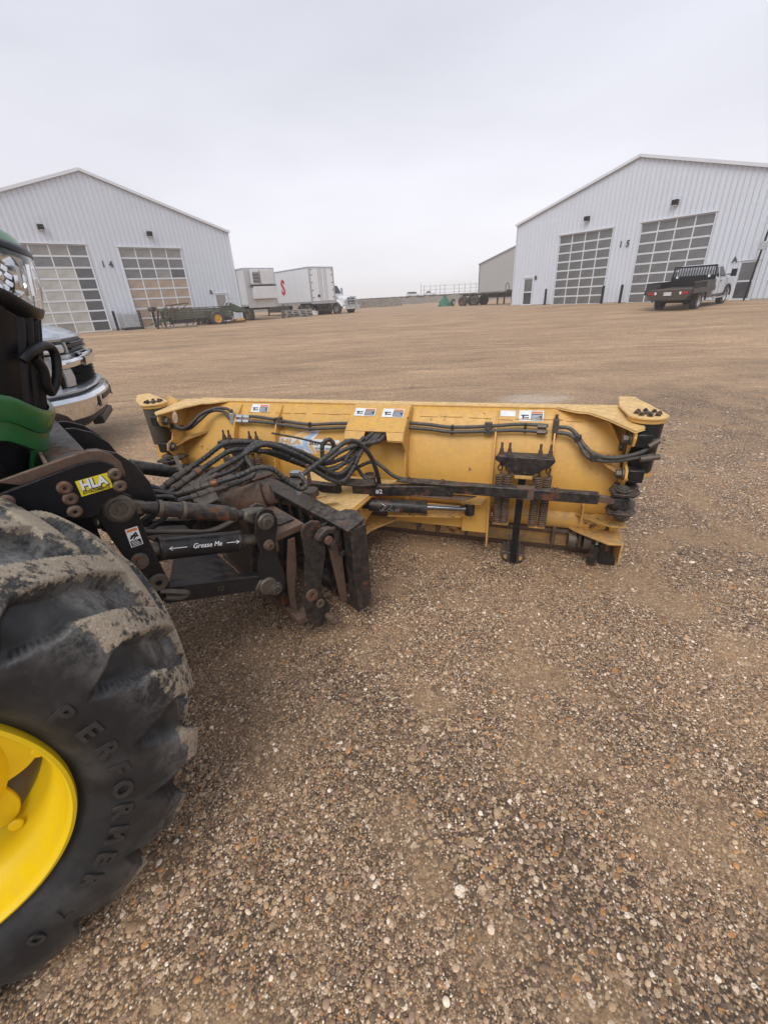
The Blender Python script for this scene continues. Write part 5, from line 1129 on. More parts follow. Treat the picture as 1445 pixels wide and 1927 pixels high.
for s in (-1, 1):
    y = .45*s
    MB().prism(RP, (0, y-.009, 0), X, Z, (0, .018, 0)).build('side_rail', BLKC, tk, bevel=.003)
    MB().prism(RP2[1:13], (0, s*.405-.009, 0), X, Z, (0, .018, 0)).build('inner_rail', RST, tk, bevel=.003)
    MB().prism(AP, (0, s*.415-.009, 0), X, Z, (0, .018, 0)).build('arm_plate', BLKC, tk, bevel=.003)
    MB().prism(AP, (0, s*.335-.009, 0), X, Z, (0, .018, 0)).build('arm_plate', BLKC, tk, bevel=.003)
    for p in ((-.934, 1.128), (-.931, 1.090), (-.933, 1.046), (-.794, 1.130), (-.792, 1.088), (-1.075, 1.13), (-1.3, 1.1)):
        q = ring(p, y+s*.009, s, .014, .021); 
        if p[1] != 1.046: MB().cyl((p[0], y+s*.010, p[1]), (p[0], y+s*.018, p[1]), .0075, n=12).build('bolt_socket', INK, q)
    MB().lathe([(.05, 0), (.05, .006), (.042, .012), (.036, .012), (.034, .018), (.024, .018), (.022, .012), (.010, .012), (.008, .020), (.0005, .020)], (-.812, s*.424, 1.0), (0, s, 0), 36).build('pivot_pin', STL, tk, smooth=40)
    ring((-.808, .786), s*.424, s, .026, .030, STL, 'pivot_pin', .02); MB().cyl((-.808, s*.43, .786), (-.808, s*.452, .786), .015, n=6).build('bolt_head', STL, tk)
    ring((-.775, .672), s*.424, s, .03, .036, STL, 'pivot_pin', .014)
    # upper link with its turned ends
    a, b = Vector((-.79, s*.375, .985)), Vector((-.30, s*.375, .757)); d = (b-a).normalized()
    MB().cyl(a+d*.05, a+d*.11, .022, .026, 20).cyl(a+d*.11, a+d*.20, .030, n=24).cyl(a+d*.20, a+d*.385, .034, n=28).cyl(a+d*.385, a+d*.42, .029, n=24).cyl(a+d*.42, a+d*.47, .020, n=20).build('upper_link', BLKD, tk, bevel=.004)
    MB().cyl(a+d*.195, a+d*.21, .0365, n=28).cyl(a+d*.11, a+d*.125, .0325, n=28).build('link_collar', STL, tk, bevel=.002)
    MB().prism([(-.0, -.028), (.06, -.022), (.07, .022), (.0, .028)], a+Vector((0, -.02, 0)), d, (-d.z, 0, d.x), (0, .04, 0)).build('link_eye', STL, tk, bevel=.006)
    MB().prism([(-.09, -.020), (-.04, -.035), (.01, -.04), (.04, -.02), (.04, .02), (.01, .04), (-.04, .035), (-.09, .020)], b+Vector((0, -.028, 0)), d, (-d.z, 0, d.x), (0, .056, 0)).build('link_eye', STL, tk, bevel=.012)
    # lower lift cylinder
    a, b = Vector((-.80, s*.375, .80)), Vector((-.31, s*.375, .645)); d = (b-a).normalized()
    MB().cyl(a, a+d*.075, .030, n=24).build('lift_rod_end', STL, tk, bevel=.003); MB().cyl(a+d*.075, a+d*.40, .045, n=32).cyl(a+d*.07, a+d*.085, .048, n=32).cyl(a+d*.385, a+d*.405, .047, n=32).build('lift_cylinder', BLK, tk, bevel=.003)
    MB().cyl(a+d*.40, b, .024, n=20).build('lift_rod', STL, tk)
    # lower arm
    MB().bar((-.76, s*.40, .60), (-.37, s*.40, .455), .05, .075, (0, 0, 1)).build('lower_arm', BLK, tk, bevel=.004)
    MB().cyl((-.355, s*.36, .43), (-.355, s*.44, .43), .045, n=20).bar((-.40, s*.40, .462), (-.33, s*.40, .40), .06, .06).build('arm_eye', STL, tk, bevel=.008)
    MB().tube([(-.78, s*.43, .635), (-.72, s*.435, .60), (-.69, s*.432, .578), (-.72, s*.43, .57), (-.77, s*.43, .60)], .012, 8).build('arm_tab', STL, tk)
    # carriage side plates
    for yy in (.42, .345): MB().prism(P1 if s < 0 else [(x, min(z, .70)) for x, z in P1], (0, s*yy-.008, 0), X, Z, (0, .016, 0)).build('carriage_plate', BLK if yy > .4 else BLKD, tk, bevel=.003)
    for p, r in (((-.305, .752), .034), ((-.312, .635), .022), ((-.322, .400), .030)):
        MB().lathe([(r*1.15, 0), (r*1.15, .008), (r, .014), (r*.8, .014), (r*.75, .024), (r*.5, .026), (r*.45, .018), (r*.2, .018), (.0005, .03)], (p[0], s*.428, p[1]), (0, s, 0), 32).build('carriage_pin', STL if r > .025 else RST, tk, smooth=40)
    # hook plate and hook
    MB().prism(P2, (0, s*.47-.008, 0), X, Z, (0, .016, 0)).build('hook_plate', BLKD, tk, bevel=.003)
    MB().prism([(-.20, .60), (-.165, .60), (-.18, .45), (-.215, .30), (-.215, .18), (-.25, .24), (-.245, .40)], (0, s*.40-.006, 0), X, Z, (0, .012, 0)).build('web_plate', RST, tk, bevel=.002)
    MB().prism([(-.20, .60), (-.165, .60), (-.18, .45), (-.215, .30), (-.215, .18), (-.25, .24), (-.245, .40)], (0, s*.34-.006, 0), X, Z, (0, .012, 0)).build('web_plate', BLKD, tk, bevel=.002)
    hk = [(.062*cos(a)-.055, .062*sin(a)+.585) for a in [rad(-80+k*22) for k in range(12)]]+[(.034*cos(a)-.055, .034*sin(a)+.585) for a in [rad(162-k*22) for k in range(12)]]
    MB().prism(hk, (0, s*.505-.02, 0), X, Z, (0, .04, 0)).build('carriage_hook', BLKD, tk, bevel=.004)
    for p, r in (((-.165, .300), .030), ((-.125, .225), .022)): ring(p, s*.478, s, r, r*1.1, RST, 'lock_hole', .01)
    MB().cyl((-.09, s*.43, .125), (-.09, s*.54, .125), .019, n=20).bolt((-.09, s*.54, .125), (0, s, 0), .02, .012).build('lock_pin', RST, tk, bevel=.002)
MB().box(-.27, -.10, -.395, .395, .615, .65).box(-.27, -.25, -.395, .395, .56, .615).build('carriage_beam', RST, tk, bevel=.004)
MB().box(-.25, -.14, -.46, .46, .14, .18).build('carriage_foot', RST, tk, bevel=.004)
MB().box(-.26, -.20, -.34, .34, .20, .60).build('carriage_back', BLKD, tk, bevel=.004)
for s in (-1, 1): MB().prism([(-.30, .0), (-.20, .0), (-.12, .13), (-.12, .20), (-.20, .20)], (0, s*.14, .653), (1, 0, 0), (0, s, 0), (0, 0, .012)).build('gusset_plate', BLKD, tk, bevel=.003)
MB().prism([(-.72, -.33), (-.44, -.36), (-.44, .36), (-.72, .33), (-.60, .0)], (0, 0, .0), (1, 0, -.37), (0, 1, 0), (0, 0, .012)).xf(Matrix.Translation((0, 0, .325))).build('arm_tie_plate', BLKD, tk, bevel=.003)
# crossbeam between the rails with three curved ribs before it
MB().box(-.945, -.83, -.40, .40, 1.085, 1.185).build('cross_beam', BLKD, tk, bevel=.005); MB().box(-.955, -.945, -.40, .40, 1.07, 1.20).build('beam_lip', RST, tk, bevel=.002)
cv = [(-.83, 1.19), (-.80, 1.185), (-.745, 1.155), (-.70, 1.10), (-.672, 1.02), (-.665, .95), (-.70, .92), (-.83, .95)]
for y in (-.30, .12, .30): MB().prism(cv, (0, y-.008, 0), X, Z, (0, .016, 0)).build('beam_rib', BLK, tk, bevel=.003)
MB().cyl((-.17, .22, .63), (-.17, .40, .63), .085, .10, 32).cyl((-.17, .20, .63), (-.17, .23, .63), .06, n=24).build('round_mount', RST, tk, bevel=.01)
MB().cyl((-.30, .05, .66), (-.12, -.06, .70), .075, .085, 32).cyl((-.12, -.06, .70), (-.085, -.08, .708), .06, .06, 24).build('accumulator', RST, tk, bevel=.012)
# sticker on the rail
st_ = MB().box(-.902, -.812, -.4605, -.4592, 1.088, 1.140); st_.xf(Matrix.Translation((-.857, 0, 1.114)) @ Matrix.Rotation(rad(-2), 4, 'Y') @ Matrix.Translation((.857, 0, -1.114))); sk = st_.build('rail_sticker', STY, tk)
text('sticker_shadow', 'HLA', .042, INK, sk, (-.8565, -.4612, 1.118), X, Z, .0006, bold=.0035, sx=.92)
text('sticker_lettering', 'HLA', .042, STW, sk, (-.858, -.4622, 1.120), X, Z, .0006, bold=.0018, sx=.92)
text('sticker_lettering', 'ATTACHMENTS', .0125, INK, sk, (-.857, -.4612, 1.0955), X, Z, .0006, bold=.0004, sx=.85)
# warning sticker on the arm plate
w = MB().box(-.818, -.778, -.4258, -.4245, .845, .918).build('warning_sticker', STW, tk)
MB().box(-.815, -.781, -.4268, -.4260, .905, .915).build('print_block', STO, w); MB().box(-.815, -.781, -.4268, -.4260, .848, .870).build('print_block', INK, w)
MB().bar((-.812, -.4266, .878), (-.788, -.4266, .898), .001, .006, (1, 0, 0)).bar((-.808, -.4266, .890), (-.784, -.4266, .882), .001, .005, (1, 0, 0)).bar((-.802, -.4266, .874), (-.786, -.4266, .892), .001, .004, (1, 0, 0)).build('print_mark', INK, w)
for k in range(3): MB().box(-.812, -.784-.004*k, -.4274, -.4269, .852+k*.006, .854+k*.006).build('print_line', STW, w)
# marker writing on the lift cylinder and arm
a, b = Vector((-.80, -.375, .80)), Vector((-.31, -.375, .645)); d = (b-a).normalized(); up = Vector((-d.z, 0, d.x)); up2 = (up*.92+Vector((0, -.39, 0))).normalized()
def oncyl(t, h, e=.0462): ang = h/.045+.35; return a+d*t+(Vector((0, -1, 0))*cos(ang)+up*sin(ang))*e
q = oncyl(.245, .0); text('marker_writing', 'Grease Me', .028, CHALK, tk, q, d, (up*cos(.35)+Vector((0, 1, 0))*sin(.35)), .0008, shear=.25, sx=.95)
for t0, t1 in ((.165, .10), (.325, .38)):
    sg = 1 if t1 > t0 else -1
    MB().tube([oncyl(t0, 0), oncyl(t1, 0)], .0014, 6, smooth=1).tube([oncyl(t1-sg*.012, .007), oncyl(t1, 0), oncyl(t1-sg*.012, -.007)], .0014, 6, smooth=1).build('marker_arrow', CHALK, tk)
text('marker_writing', '12', .035, STL, tk, (-.56, -.4262, .524), (.937, 0, -.348), (.348, 0, .937), .0006, sx=.9)
# implement frame of the blade (hangs in the hooks)
def T2B(p):
    w = tk_m @ Vector(p); return sb_mi @ w
tk_m = Matrix.Translation((-.572, 2.183, 0)) @ Matrix.Rotation(rad(41), 4, 'Z'); sb_mi = (Matrix.Translation((0, 2.836, 0)) @ Matrix.Rotation(rad(-18.8), 4, 'Z')).inverted(); TB_ = sb_mi @ tk_m
for s in (-1, 1):
    MB().box(.055, .155, s*.52-.035 if s > 0 else -.555, s*.52+.035 if s > 0 else -.485, .10, .605).xf(TB_).build('frame_post', BLKD, sb, bevel=.005)
    for k, (yy, tt) in enumerate(((.455, .0), (.39, .0))):
        MB().prism([(-.03, .595), (.05, .60), (.06, .12), (.02, .14)], (0, s*yy-.007, 0), X, Z, (0, .014, 0)).xf(TB_).build('frame_plate', RST if k == 0 else BLKD, sb, bevel=.002)
    MB().cyl((-.055, s*.40, .585), (-.055, s*.53, .585), .022, n=20).xf(TB_).build('hook_bar', RST, sb, bevel=.002)
    MB().prism([(.0, .0), (.14, .0), (.17, .05), (.14, .16), (.0, .2)], (.02, s*.38, .612), (1, 0, 0), (0, s, 0), (0, 0, .014)).xf(TB_).build('corner_plate', BLKD, sb, bevel=.003)
MB().box(.035, .145, -.485, .485, .575, .61).xf(TB_).build('frame_top_bar', BLKD, sb, bevel=.005)
MB().box(.125, .14, -.485, .485, .17, .575).xf(TB_).build('frame_web', INK, sb)
MB().box(.035, .06, -.485, .485, .43, .46).xf(TB_).build('frame_rail', BLKD, sb, bevel=.004)
for k in range(9): y = -.46+k*.115; MB().box(.035, .055, y-.014, y+.014, .46, .575).xf(TB_).build('frame_upright', BLKD, sb, bevel=.003)
MB().box(.055, .135, -.485, .485, .105, .17).xf(TB_).build('frame_bottom_bar', BLKD, sb, bevel=.005)
MB().box(.14, .20, -.22, .30, .18, .52).xf(TB_).build('frame_back', BLKD, sb, bevel=.005)
MB().prism([(.14, -.30), (.62, -.10), (.62, .10), (.14, .34)], (0, 0, .475), (1, 0, 0), (0, 1, 0), (0, 0, .018)).xf(TB_).build('tongue_plate', YEL, sb, bevel=.003)
# hoses: bulkhead plate, couplings and the wrapped bundle running into the blade
HP = {
'A': [(-0.962, 2.036, 0.885), (-0.903, 2.093, 0.913), (-0.814, 2.149, 0.963), (-0.735, 2.205, 0.953), (-0.626, 2.262, 0.92), (-0.516, 2.318, 0.843), (-0.428, 2.375, 0.767), (-0.328, 2.431, 0.727), (-0.235, 2.487, 0.736), (-0.169, 2.544, 0.761), (-0.083, 2.6, 0.818), (-.02, 2.72, .83)],
'B': [(-0.909, 2.009, 0.876), (-0.851, 2.068, 0.902), (-0.787, 2.127, 0.929), (-0.737, 2.186, 0.918), (-0.629, 2.245, 0.88), (-0.52, 2.305, 0.804), (-0.415, 2.364, 0.73), (-0.315, 2.423, 0.695), (-0.203, 2.482, 0.715), (-0.137, 2.541, 0.753), (-0.05, 2.6, 0.812), (.0, 2.72, .82)],
'C': [(-0.863, 1.98, 0.859), (-0.768, 2.04, 0.896), (-0.705, 2.1, 0.916), (-0.627, 2.16, 0.944), (-0.56, 2.22, 0.915), (-0.451, 2.28, 0.834), (-0.364, 2.34, 0.743), (-0.268, 2.4, 0.667), (-0.205, 2.46, 0.682), (-0.154, 2.52, 0.733), (-0.034, 2.58, 0.811), (.02, 2.72, .82)],
'D': [(-0.83, 1.961, 0.856), (-0.755, 2.022, 0.865), (-0.714, 2.083, 0.888), (-0.705, 2.144, 0.919), (-0.652, 2.205, 0.943), (-0.542, 2.265, 0.905), (-0.443, 2.326, 0.836), (-0.336, 2.387, 0.757), (-0.243, 2.448, 0.79), (-0.148, 2.509, 0.805), (-0.011, 2.57, 0.805), (.04, 2.70, .82)],
'E': [(-0.79, 1.88, 0.858), (-0.683, 1.913, 0.875), (-0.609, 1.94, 0.896), (-0.54, 1.967, 0.882), (-0.479, 1.993, 0.803), (-0.424, 2.02, 0.744), (-0.395, 2.047, 0.756), (-0.425, 2.078, 0.790), (-0.479, 2.1, 0.79)],
'F': [(-0.755, 1.906, 0.827), (-0.696, 1.972, 0.824), (-0.649, 2.038, 0.838), (-0.695, 2.104, 0.903), (-0.673, 2.17, 0.932), (-0.619, 2.236, 0.925), (-0.472, 2.302, 0.815), (-0.373, 2.368, 0.693), (-0.257, 2.434, 0.632), (-0.193, 2.5, 0.648)],
'G': [(-0.446, 2.1, 0.772), (-0.364, 2.154, 0.812), (-0.278, 2.209, 0.858), (-0.19, 2.263, 0.904), (-0.13, 2.317, 0.884), (-0.067, 2.371, 0.79), (-0.033, 2.426, 0.668), (-0.019, 2.48, 0.56)],
'M': [(-0.50, 2.25, 0.83), (-0.41, 2.31, 0.75), (-0.31, 2.36, 0.65), (-0.23, 2.41, 0.62), (-0.17, 2.47, 0.68), (-0.11, 2.53, 0.77), (-.03, 2.62, .81)],
'N': [(-0.66, 2.20, 0.90), (-0.56, 2.25, 0.87), (-0.46, 2.31, 0.78), (-0.35, 2.38, 0.70), (-0.25, 2.45, 0.70), (-0.18, 2.50, 0.77), (-.10, 2.58, .83)],
'H': [(-0.345, 2.4, 0.70), (-0.343, 2.408, 0.826), (-0.321, 2.417, 0.87), (-0.29, 2.425, 0.872), (-0.276, 2.433, 0.837), (-0.3, 2.442, 0.789), (-0.343, 2.45, 0.72)],
'I': [(-0.203, 2.5, 0.736), (-0.152, 2.5, 0.663), (-0.116, 2.5, 0.60), (-0.05, 2.46, 0.575)],
'J': [(-0.217, 2.55, 0.594), (-0.168, 2.524, 0.648), (-0.057, 2.498, 0.701), (-0.009, 2.472, 0.683), (0.069, 2.446, 0.618), (0.15, 2.43, 0.592)],
'K': [(-0.766, 2.98, 0.78), (-0.574, 2.88, 0.765), (-0.418, 2.79, 0.749), (-0.268, 2.70, 0.746)]}
def W2B(P_): return [tuple(sb_mi @ Vector(p)) for p in P_]
for k, P_ in HP.items():
    rr = .0115 if k in 'IJ' else (.007 if k == 'K' else .0132)
    hose(W2B(P_), rr, RUB, sb, 'hydraulic_hose', wrap=(k not in 'IJK'))
DV = Vector((.62, .70, .36)).normalized()
for k in 'ABCDEF':
    p0 = Vector(HP[k][0]); d = (Vector(HP[k][1])-p0).normalized(); d = (d+DV).normalized() if k not in 'EF' else d; p0 = p0+d*.03; bk = sb_mi.to_3x3() @ (-d); q = sb_mi @ p0
    cp = MB().cyl(q, q+bk*.035, .013, n=16).cyl(q+bk*.035, q+bk*.055, .0175, n=6).cyl(q+bk*.055, q+bk*.095, .0165, n=20).cyl(q+bk*.095, q+bk*.125, .021, n=20).cyl(q+bk*.125, q+bk*.175, .0175, n=20).cyl(q+bk*.175, q+bk*.21, .013, n=16)
    cp.build('coupling', STL, sb, bevel=.0025)
    if k in 'BE': MB().cyl(q+bk*.02, q+bk*.05, .0185, n=18).build('coupling_ring', worn('copper_brown', (.26, .10, .05), .4, .5, dust=.2, rust=0), sb, bevel=.003)
    # feed line behind the bulkhead plate
    e0 = q+bk*.20; tl = sb_mi.inverted() @ e0
    pts = [tl, tl+(-d)*.07, Vector((tl.x-.13, tl.y-.11, tl.z-.07)), Vector((tl.x-.26, tl.y-.16, tl.z-.10)), Vector((-1.30, 1.85, .93))]
    hose([tuple(tk_m.inverted() @ p) for p in pts], .012, STL if k in 'AC' else RUB, tk, 'feed_line')
a = [(-.345, .52), (-.33, .50), (-.405, .12), (-.39, .02), (-.36, -.10), (-.38, -.17), (-.45, -.19), (-.475, -.12), (-.445, .02), (-.43, .12)]
MB().prism([(x, y) for x, y in a], (-.02, -.02, .825), (1, 0, .0), (0, 1, .06), (0, 0, .008)).build('bulkhead_plate', STL, tk, bevel=.003)
for k in range(3): MB().tube([(-.78, -.10+k*.06, .90), (-.66, -.14+k*.05, .90+k*.015), (-.58, -.16+k*.05, .88), (-.56, -.10+k*.07, .80)], .010, 8).build('feed_line', RUB, tk, smooth=50)
for k in range(3): MB().tube([(-.78, -.28+k*.05, .84-k*.03), (-.62, -.30+k*.06, .78-k*.02), (-.48, -.28+k*.05, .72-k*.02), (-.34, -.20, .70)], .010, 8).build('pipe_line', STL, tk, smooth=50)
MB().box(-.45, -.38, -.02, .06, .80, .83).build('valve_block', ALU, tk) if False else None
q = sb_mi @ Vector((-.46, 2.12, .76)); MB().box(q.x-.025, q.x+.025, q.y-.02, q.y+.02, q.z-.02, q.z+.045).cyl(q, q+Vector((0, 0, -.09)), .014).cyl(q, q+Vector((.05, -.02, .03)), .014).build('valve_block', ALU, sb, bevel=.003)
q2 = sb_mi @ Vector((-.42, 2.28, .66)); MB().cyl(q2, q2+Vector((0, 0, .12)), .012, n=10).build('copper_fitting', RST, sb)

# ------------------------------------------------------------ front wheels
TPROF = [(.0, .365), (-.012, .385), (-.035, .415), (-.050, .455), (-.055, .50), (-.052, .54), (-.040, .58), (-.022, .612), (.0, .640), (.03, .656), (.07, .665), (.12, .671), (.18, .675), (.25, .676)]
TPROF = TPROF+[(.50-o, r) for o, r in TPROF[-2::-1]]
def resample(pr, n):
    P_ = []; k = len(pr)
    for i in range(k-1):
        a = pr[max(i-1, 0)]; b = pr[i]; c = pr[i+1]; d = pr[min(i+2, k-1)]
        for j in range(8):
            t = j/8; P_.append(tuple(.5*((2*b[q])+(c[q]-a[q])*t+(2*a[q]-5*b[q]+4*c[q]-d[q])*t*t+(3*b[q]-a[q]-3*c[q]+d[q])*t**3) for q in (0, 1)))
    P_.append(pr[-1]); A_ = np.array(P_); s = np.concatenate([[0], np.cumsum(np.hypot(*(A_[1:]-A_[:-1]).T))]); u = np.linspace(0, s[-1], n)
    return np.interp(u, s, A_[:, 0]), np.interp(u, s, A_[:, 1]), u, s[-1]
def tyre_mesh():
    nt, npf = 1190, 110; o, r, u, Ls = resample(TPROF, npf)
    do, dr = np.gradient(o), np.gradient(r); ln = np.hypot(do, dr); no, nr = dr/ln, -do/ln   # inward normal
    if nr[npf//2] > 0: no, nr = -no, -nr
    dc = (u-Ls/2)/.27       # -1..1 over the tread, beyond on the sidewalls
    th = np.linspace(0, 360, nt, endpoint=False); TH, D = np.meshgrid(th, dc, indexing='ij')
    ss = lambda a, b, x: (lambda t: t*t*(3-2*t))(np.clip((x-a)/(b-a), 0, 1))
    pitch = 360/17
    def lugs(D_, off):     # D_: distance from the middle towards this side
        S = np.where(D_ < 1, -21*(1-np.clip(D_, -1, 1)), 5*(D_-1)); hw = 4.3+1.0*ss(.3, 1.1, D_)+1.6*ss(1.0, 1.4, D_)
        dl = (TH-(31+off)-S+pitch/2) % pitch-pitch/2; e = .55
        near = 1-ss(hw-e, hw+e, np.abs(dl)); return near*ss(-.14, -.07, D_), dl, hw
    LA, dla, hwa = lugs(-D, 0); LB, dlb, hwb = lugs(D, pitch/2)
    lug = np.maximum(LA, LB)
    dls = np.where(D < 0, dla, dlb); hws = np.where(D < 0, hwa, hwb); AD = np.abs(D)
    x_ = (np.abs(dls)-hws)/(pitch/2-hws); cupx = 1-np.clip(x_, 0, 1)       # 0 mid-cup .. 1 at the lug
    end = 1.44-.26*cupx**2; shut = ss(end, end-.05, AD)
    carve = .046*(1-lug)*shut*(1-.15*ss(.9, 1.3, AD))
    rng2 = np.random.default_rng(3); TR = np.radians(TH); wob = .0010*np.sin(TR*5+D*5)+.0006*np.sin(TR*13-D*7)
    O = o[None, :]+no[None, :]*(carve+wob*(AD > .2)); R_ = r[None, :]+nr[None, :]*(carve+wob*(AD > .2))
    t = np.radians(TH); co = np.stack([R_*np.cos(t), O, R_*np.sin(t)], -1).reshape(-1, 3)
    i, j = np.meshgrid(np.arange(nt), np.arange(npf-1), indexing='ij'); a = i*npf+j; b = ((i+1) % nt)*npf+j
    q = np.stack([a, a+1, b+1, b], -1).reshape(-1, 4)
    me = bpy.data.meshes.new('tyre'); me.vertices.add(len(co)); me.vertices.foreach_set('co', co.ravel()); me.loops.add(q.size); me.polygons.add(len(q))
    me.loops.foreach_set('vertex_index', q.ravel()); me.polygons.foreach_set('loop_start', np.arange(0, q.size, 4)); me.polygons.foreach_set('loop_total', np.full(len(q), 4))
    me.update(calc_edges=True); me.validate(); me.polygons.foreach_set('use_smooth', np.ones(len(q), bool))
    mud = lug*(AD < 1.22)*(1-ss(1.02, 1.16, AD+.03*np.sin(TR*23)+.02*np.sin(TR*61))); film = ss(1.46, 1.0, AD)*(1-.95*np.clip(carve/.035, 0, 1)*ss(.60, .82, AD))
    at = me.attributes.new('mud', 'FLOAT', 'POINT'); at.data.foreach_set('value', mud.ravel().astype(np.float32))
    at = me.attributes.new('film', 'FLOAT', 'POINT'); at.data.foreach_set('value', film.ravel().astype(np.float32)); return me
def tyre_mat():
    m, t, b = newmat('muddy_tyre'); tc = t.nodes.new('ShaderNodeTexCoord'); P = tc.outputs['Object']; L = t.links.new
    am = N(t, 'ShaderNodeAttribute', attribute_name='mud'); af = N(t, 'ShaderNodeAttribute', attribute_name='film')
    n1 = noise(t, P, 9, 5, .65); n2 = noise(t, P, 60, 5, .7); n3 = noise(t, P, 190, 3, .7)
    mp_ = t.nodes.new('ShaderNodeMapping'); mp_.inputs['Scale'].default_value = (5, 5, 5); L(P, mp_.inputs[0]); ns = noise(t, mp_.outputs[0], 1.6, 4, .65)
    rub = mixc(t, ramp(t, n1, .35, .65), (.008, .008, .0095), (.020, .020, .022))
    rub = mixc(t, mth(t, 'MULTIPLY', ramp(t, ns, .45, .7, 0, .5), ramp(t, n1, .3, .6), True), rub, (.085, .082, .078))
    fm = mth(t, 'MULTIPLY', af.outputs['Fac'], ramp(t, mth(t, 'ADD', mth(t, 'MULTIPLY', n1, .5), mth(t, 'MULTIPLY', n2, .5)), .42, .60, .06, .85), True)
    rub = mixc(t, fm, rub, (.25, .24, .225))
    v = N(t, 'ShaderNodeTexVoronoi', feature='F1', Scale=210.); L(P, v.inputs['Vector'])
    vs_ = t.nodes.new('ShaderNodeSeparateXYZ'); L(v.outputs['Color'], vs_.inputs[0])
    mudc = mixc(t, n3, (.24, .19, .135), (.54, .45, .34)); mudc = mixc(t, mth(t, 'MULTIPLY', mth(t, 'GREATER_THAN', vs_.outputs['X'], .80), .6), mudc, mixc(t, vs_.outputs['Y'], (.20, .15, .11), (.62, .54, .45)))
    mk = mth(t, 'ADD', mth(t, 'MULTIPLY', am.outputs['Fac'], .72), mth(t, 'MULTIPLY', mth(t, 'SUBTRACT', mth(t, 'ADD', mth(t, 'MULTIPLY', n1, .7), mth(t, 'MULTIPLY', n2, .5)), .60), 3.0)); mk = mth(t, 'MULTIPLY', ramp(t, mk, .42, .62), ramp(t, am.outputs['Fac'], .02, .3), True)
    L(mixc(t, mk, rub, mudc), b.inputs['Base Color']); L(ramp(t, mk, 0, 1, .55, .95), b.inputs['Roughness'])
    h = mth(t, 'ADD', mth(t, 'MULTIPLY', n2, .25), mth(t, 'MULTIPLY', mk, mth(t, 'ADD', .8, mth(t, 'MULTIPLY', n3, 1.3)))); h = mth(t, 'ADD', h, mth(t, 'MULTIPLY', ns, .3)); bump(t, b, h, .8, .005); return m
TM = tyre_mesh(); TM.materials.append(tyre_mat()); LET = worn('tyre_lettering', (.026, .026, .028), .42, dust=.1, rust=0, sc=1.5, bmp=.1)
def front_wheel(loc, rz, letters):
    wr = sub('front_wheel', tk, loc, (0, 0, rz)); ty = bpy.data.objects.new('tyre', TM); COL.objects.link(ty); ty.parent = wr
    rim = MB().lathe([(.360, .03), (.370, .0), (.373, -.014), (.371, -.024), (.363, -.027), (.357, -.022), (.353, -.004), (.351, .03), (.343, .055), (.330, .075), (.322, .085), (.319, .13), (.314, .16), (.30, .175), (.297, .38), (.315, .42), (.35, .44), (.372, .50), (.376, .52), (.366, .52)], (0, 0, 0), (0, 1, 0), 160).build('rim', RIMY, wr, smooth=40)
    pts = []
    for k in range(240): a = 2*pi*k/240; q = .5+.5*cos(8*a+1.1); pts.append(((.222+.076*q**.55)*cos(a), (.222+.076*q**.55)*sin(a)))
    MB().prism(pts, (0, .150, 0), X, Z, (0, .014, 0)).build('rim_disc', RIMY, wr, bevel=.003, smooth=30)
    MB().lathe([(.235, .150), (.215, .130), (.17, .118), (.15, .118), (.13, .10), (.0005, .10)], (0, 0, 0), (0, 1, 0), 96).build('rim_dish', RIMY, wr, smooth=40)
    MB().lathe([(.10, .10), (.10, .03), (.085, .0), (.0005, .0)], (0, 0, 0), (0, 1, 0), 48).build('hub', GRN, wr, smooth=40)
    for k in range(8): a = 2*pi*k/8; MB().bolt((.19*cos(a), .120, .19*sin(a)), (0, -1, 0), .014, .016).build('wheel_nut', RIMY, wr)
    for k in range(8): a = 2*pi*k/8-.14; c_ = (.300*cos(a), .135, .300*sin(a)); MB().cyl(c_, (c_[0], .125, c_[2]), .017, n=16).build('rim_lug', RIMY, wr, bevel=.004)
    if letters:
        for ch, th in zip('PERFORMER', (24.5, 14.5, 5.2, -3.8, -12.6, -21.4, -30.8, -39.8, -48.2)):
            a = rad(th); R_ = .462; ey = Vector((cos(a), .06, sin(a))).normalized(); ex = Vector((sin(a), 0, -cos(a))); text('tyre_lettering', ch, .060, LET, wr, (R_*cos(a), -.0568, R_*sin(a)), ex, ey, .0048, bold=.002, sx=1.15)
        for ch, th in zip('70', (-61, -69)):
            a = rad(th); R_ = .462; ey = Vector((cos(a), .06, sin(a))).normalized(); ex = Vector((sin(a), 0, -cos(a))); text('tyre_lettering', ch, .060, LET, wr, (R_*cos(a), -.0568, R_*sin(a)), ex, ey, .0048, bold=.001, sx=1.15)
    return wr
front_wheel((-1.53, -.975, .655), rad(-8), True)
front_wheel((-1.53, .975, .655), rad(172), False)
# ------------------------------------------------------------ loose gravel stones near the camera (real pebbles, too many to count)
def pebble(seed):
    r = np.random.default_rng(seed); import bmesh
    bm = bmesh.new(); bmesh.ops.create_icosphere(bm, subdivisions=2, radius=1)
    k = r.normal(size=(5, 3)); k /= np.linalg.norm(k, axis=1)[:, None]; am = r.uniform(.05, .24, 5)
    for v in bm.verts:
        n = np.array(v.co); s = 1+sum(a*max(0, n@q)**2*(-1) for a, q in zip(am, k)); v.co = Vector(n*s)
    me = bpy.data.meshes.new('pebble'); bm.to_mesh(me); bm.free(); me.polygons.foreach_set('use_smooth', [True]*len(me.polygons)); me.set_sharp_from_angle(angle=rad(50 if seed % 2 else 80)); me.materials.append(PEBM); return me
PEBM, t_, b_ = newmat('pebble_stone'); oi = t_.nodes.new('ShaderNodeObjectInfo'); rc = stone_ramp(t_, oi.outputs['Random'], 1.65)
tc_ = t_.nodes.new('ShaderNodeTexCoord'); n_1 = noise(t_, tc_.outputs['Object'], 1.8, 4, .7)
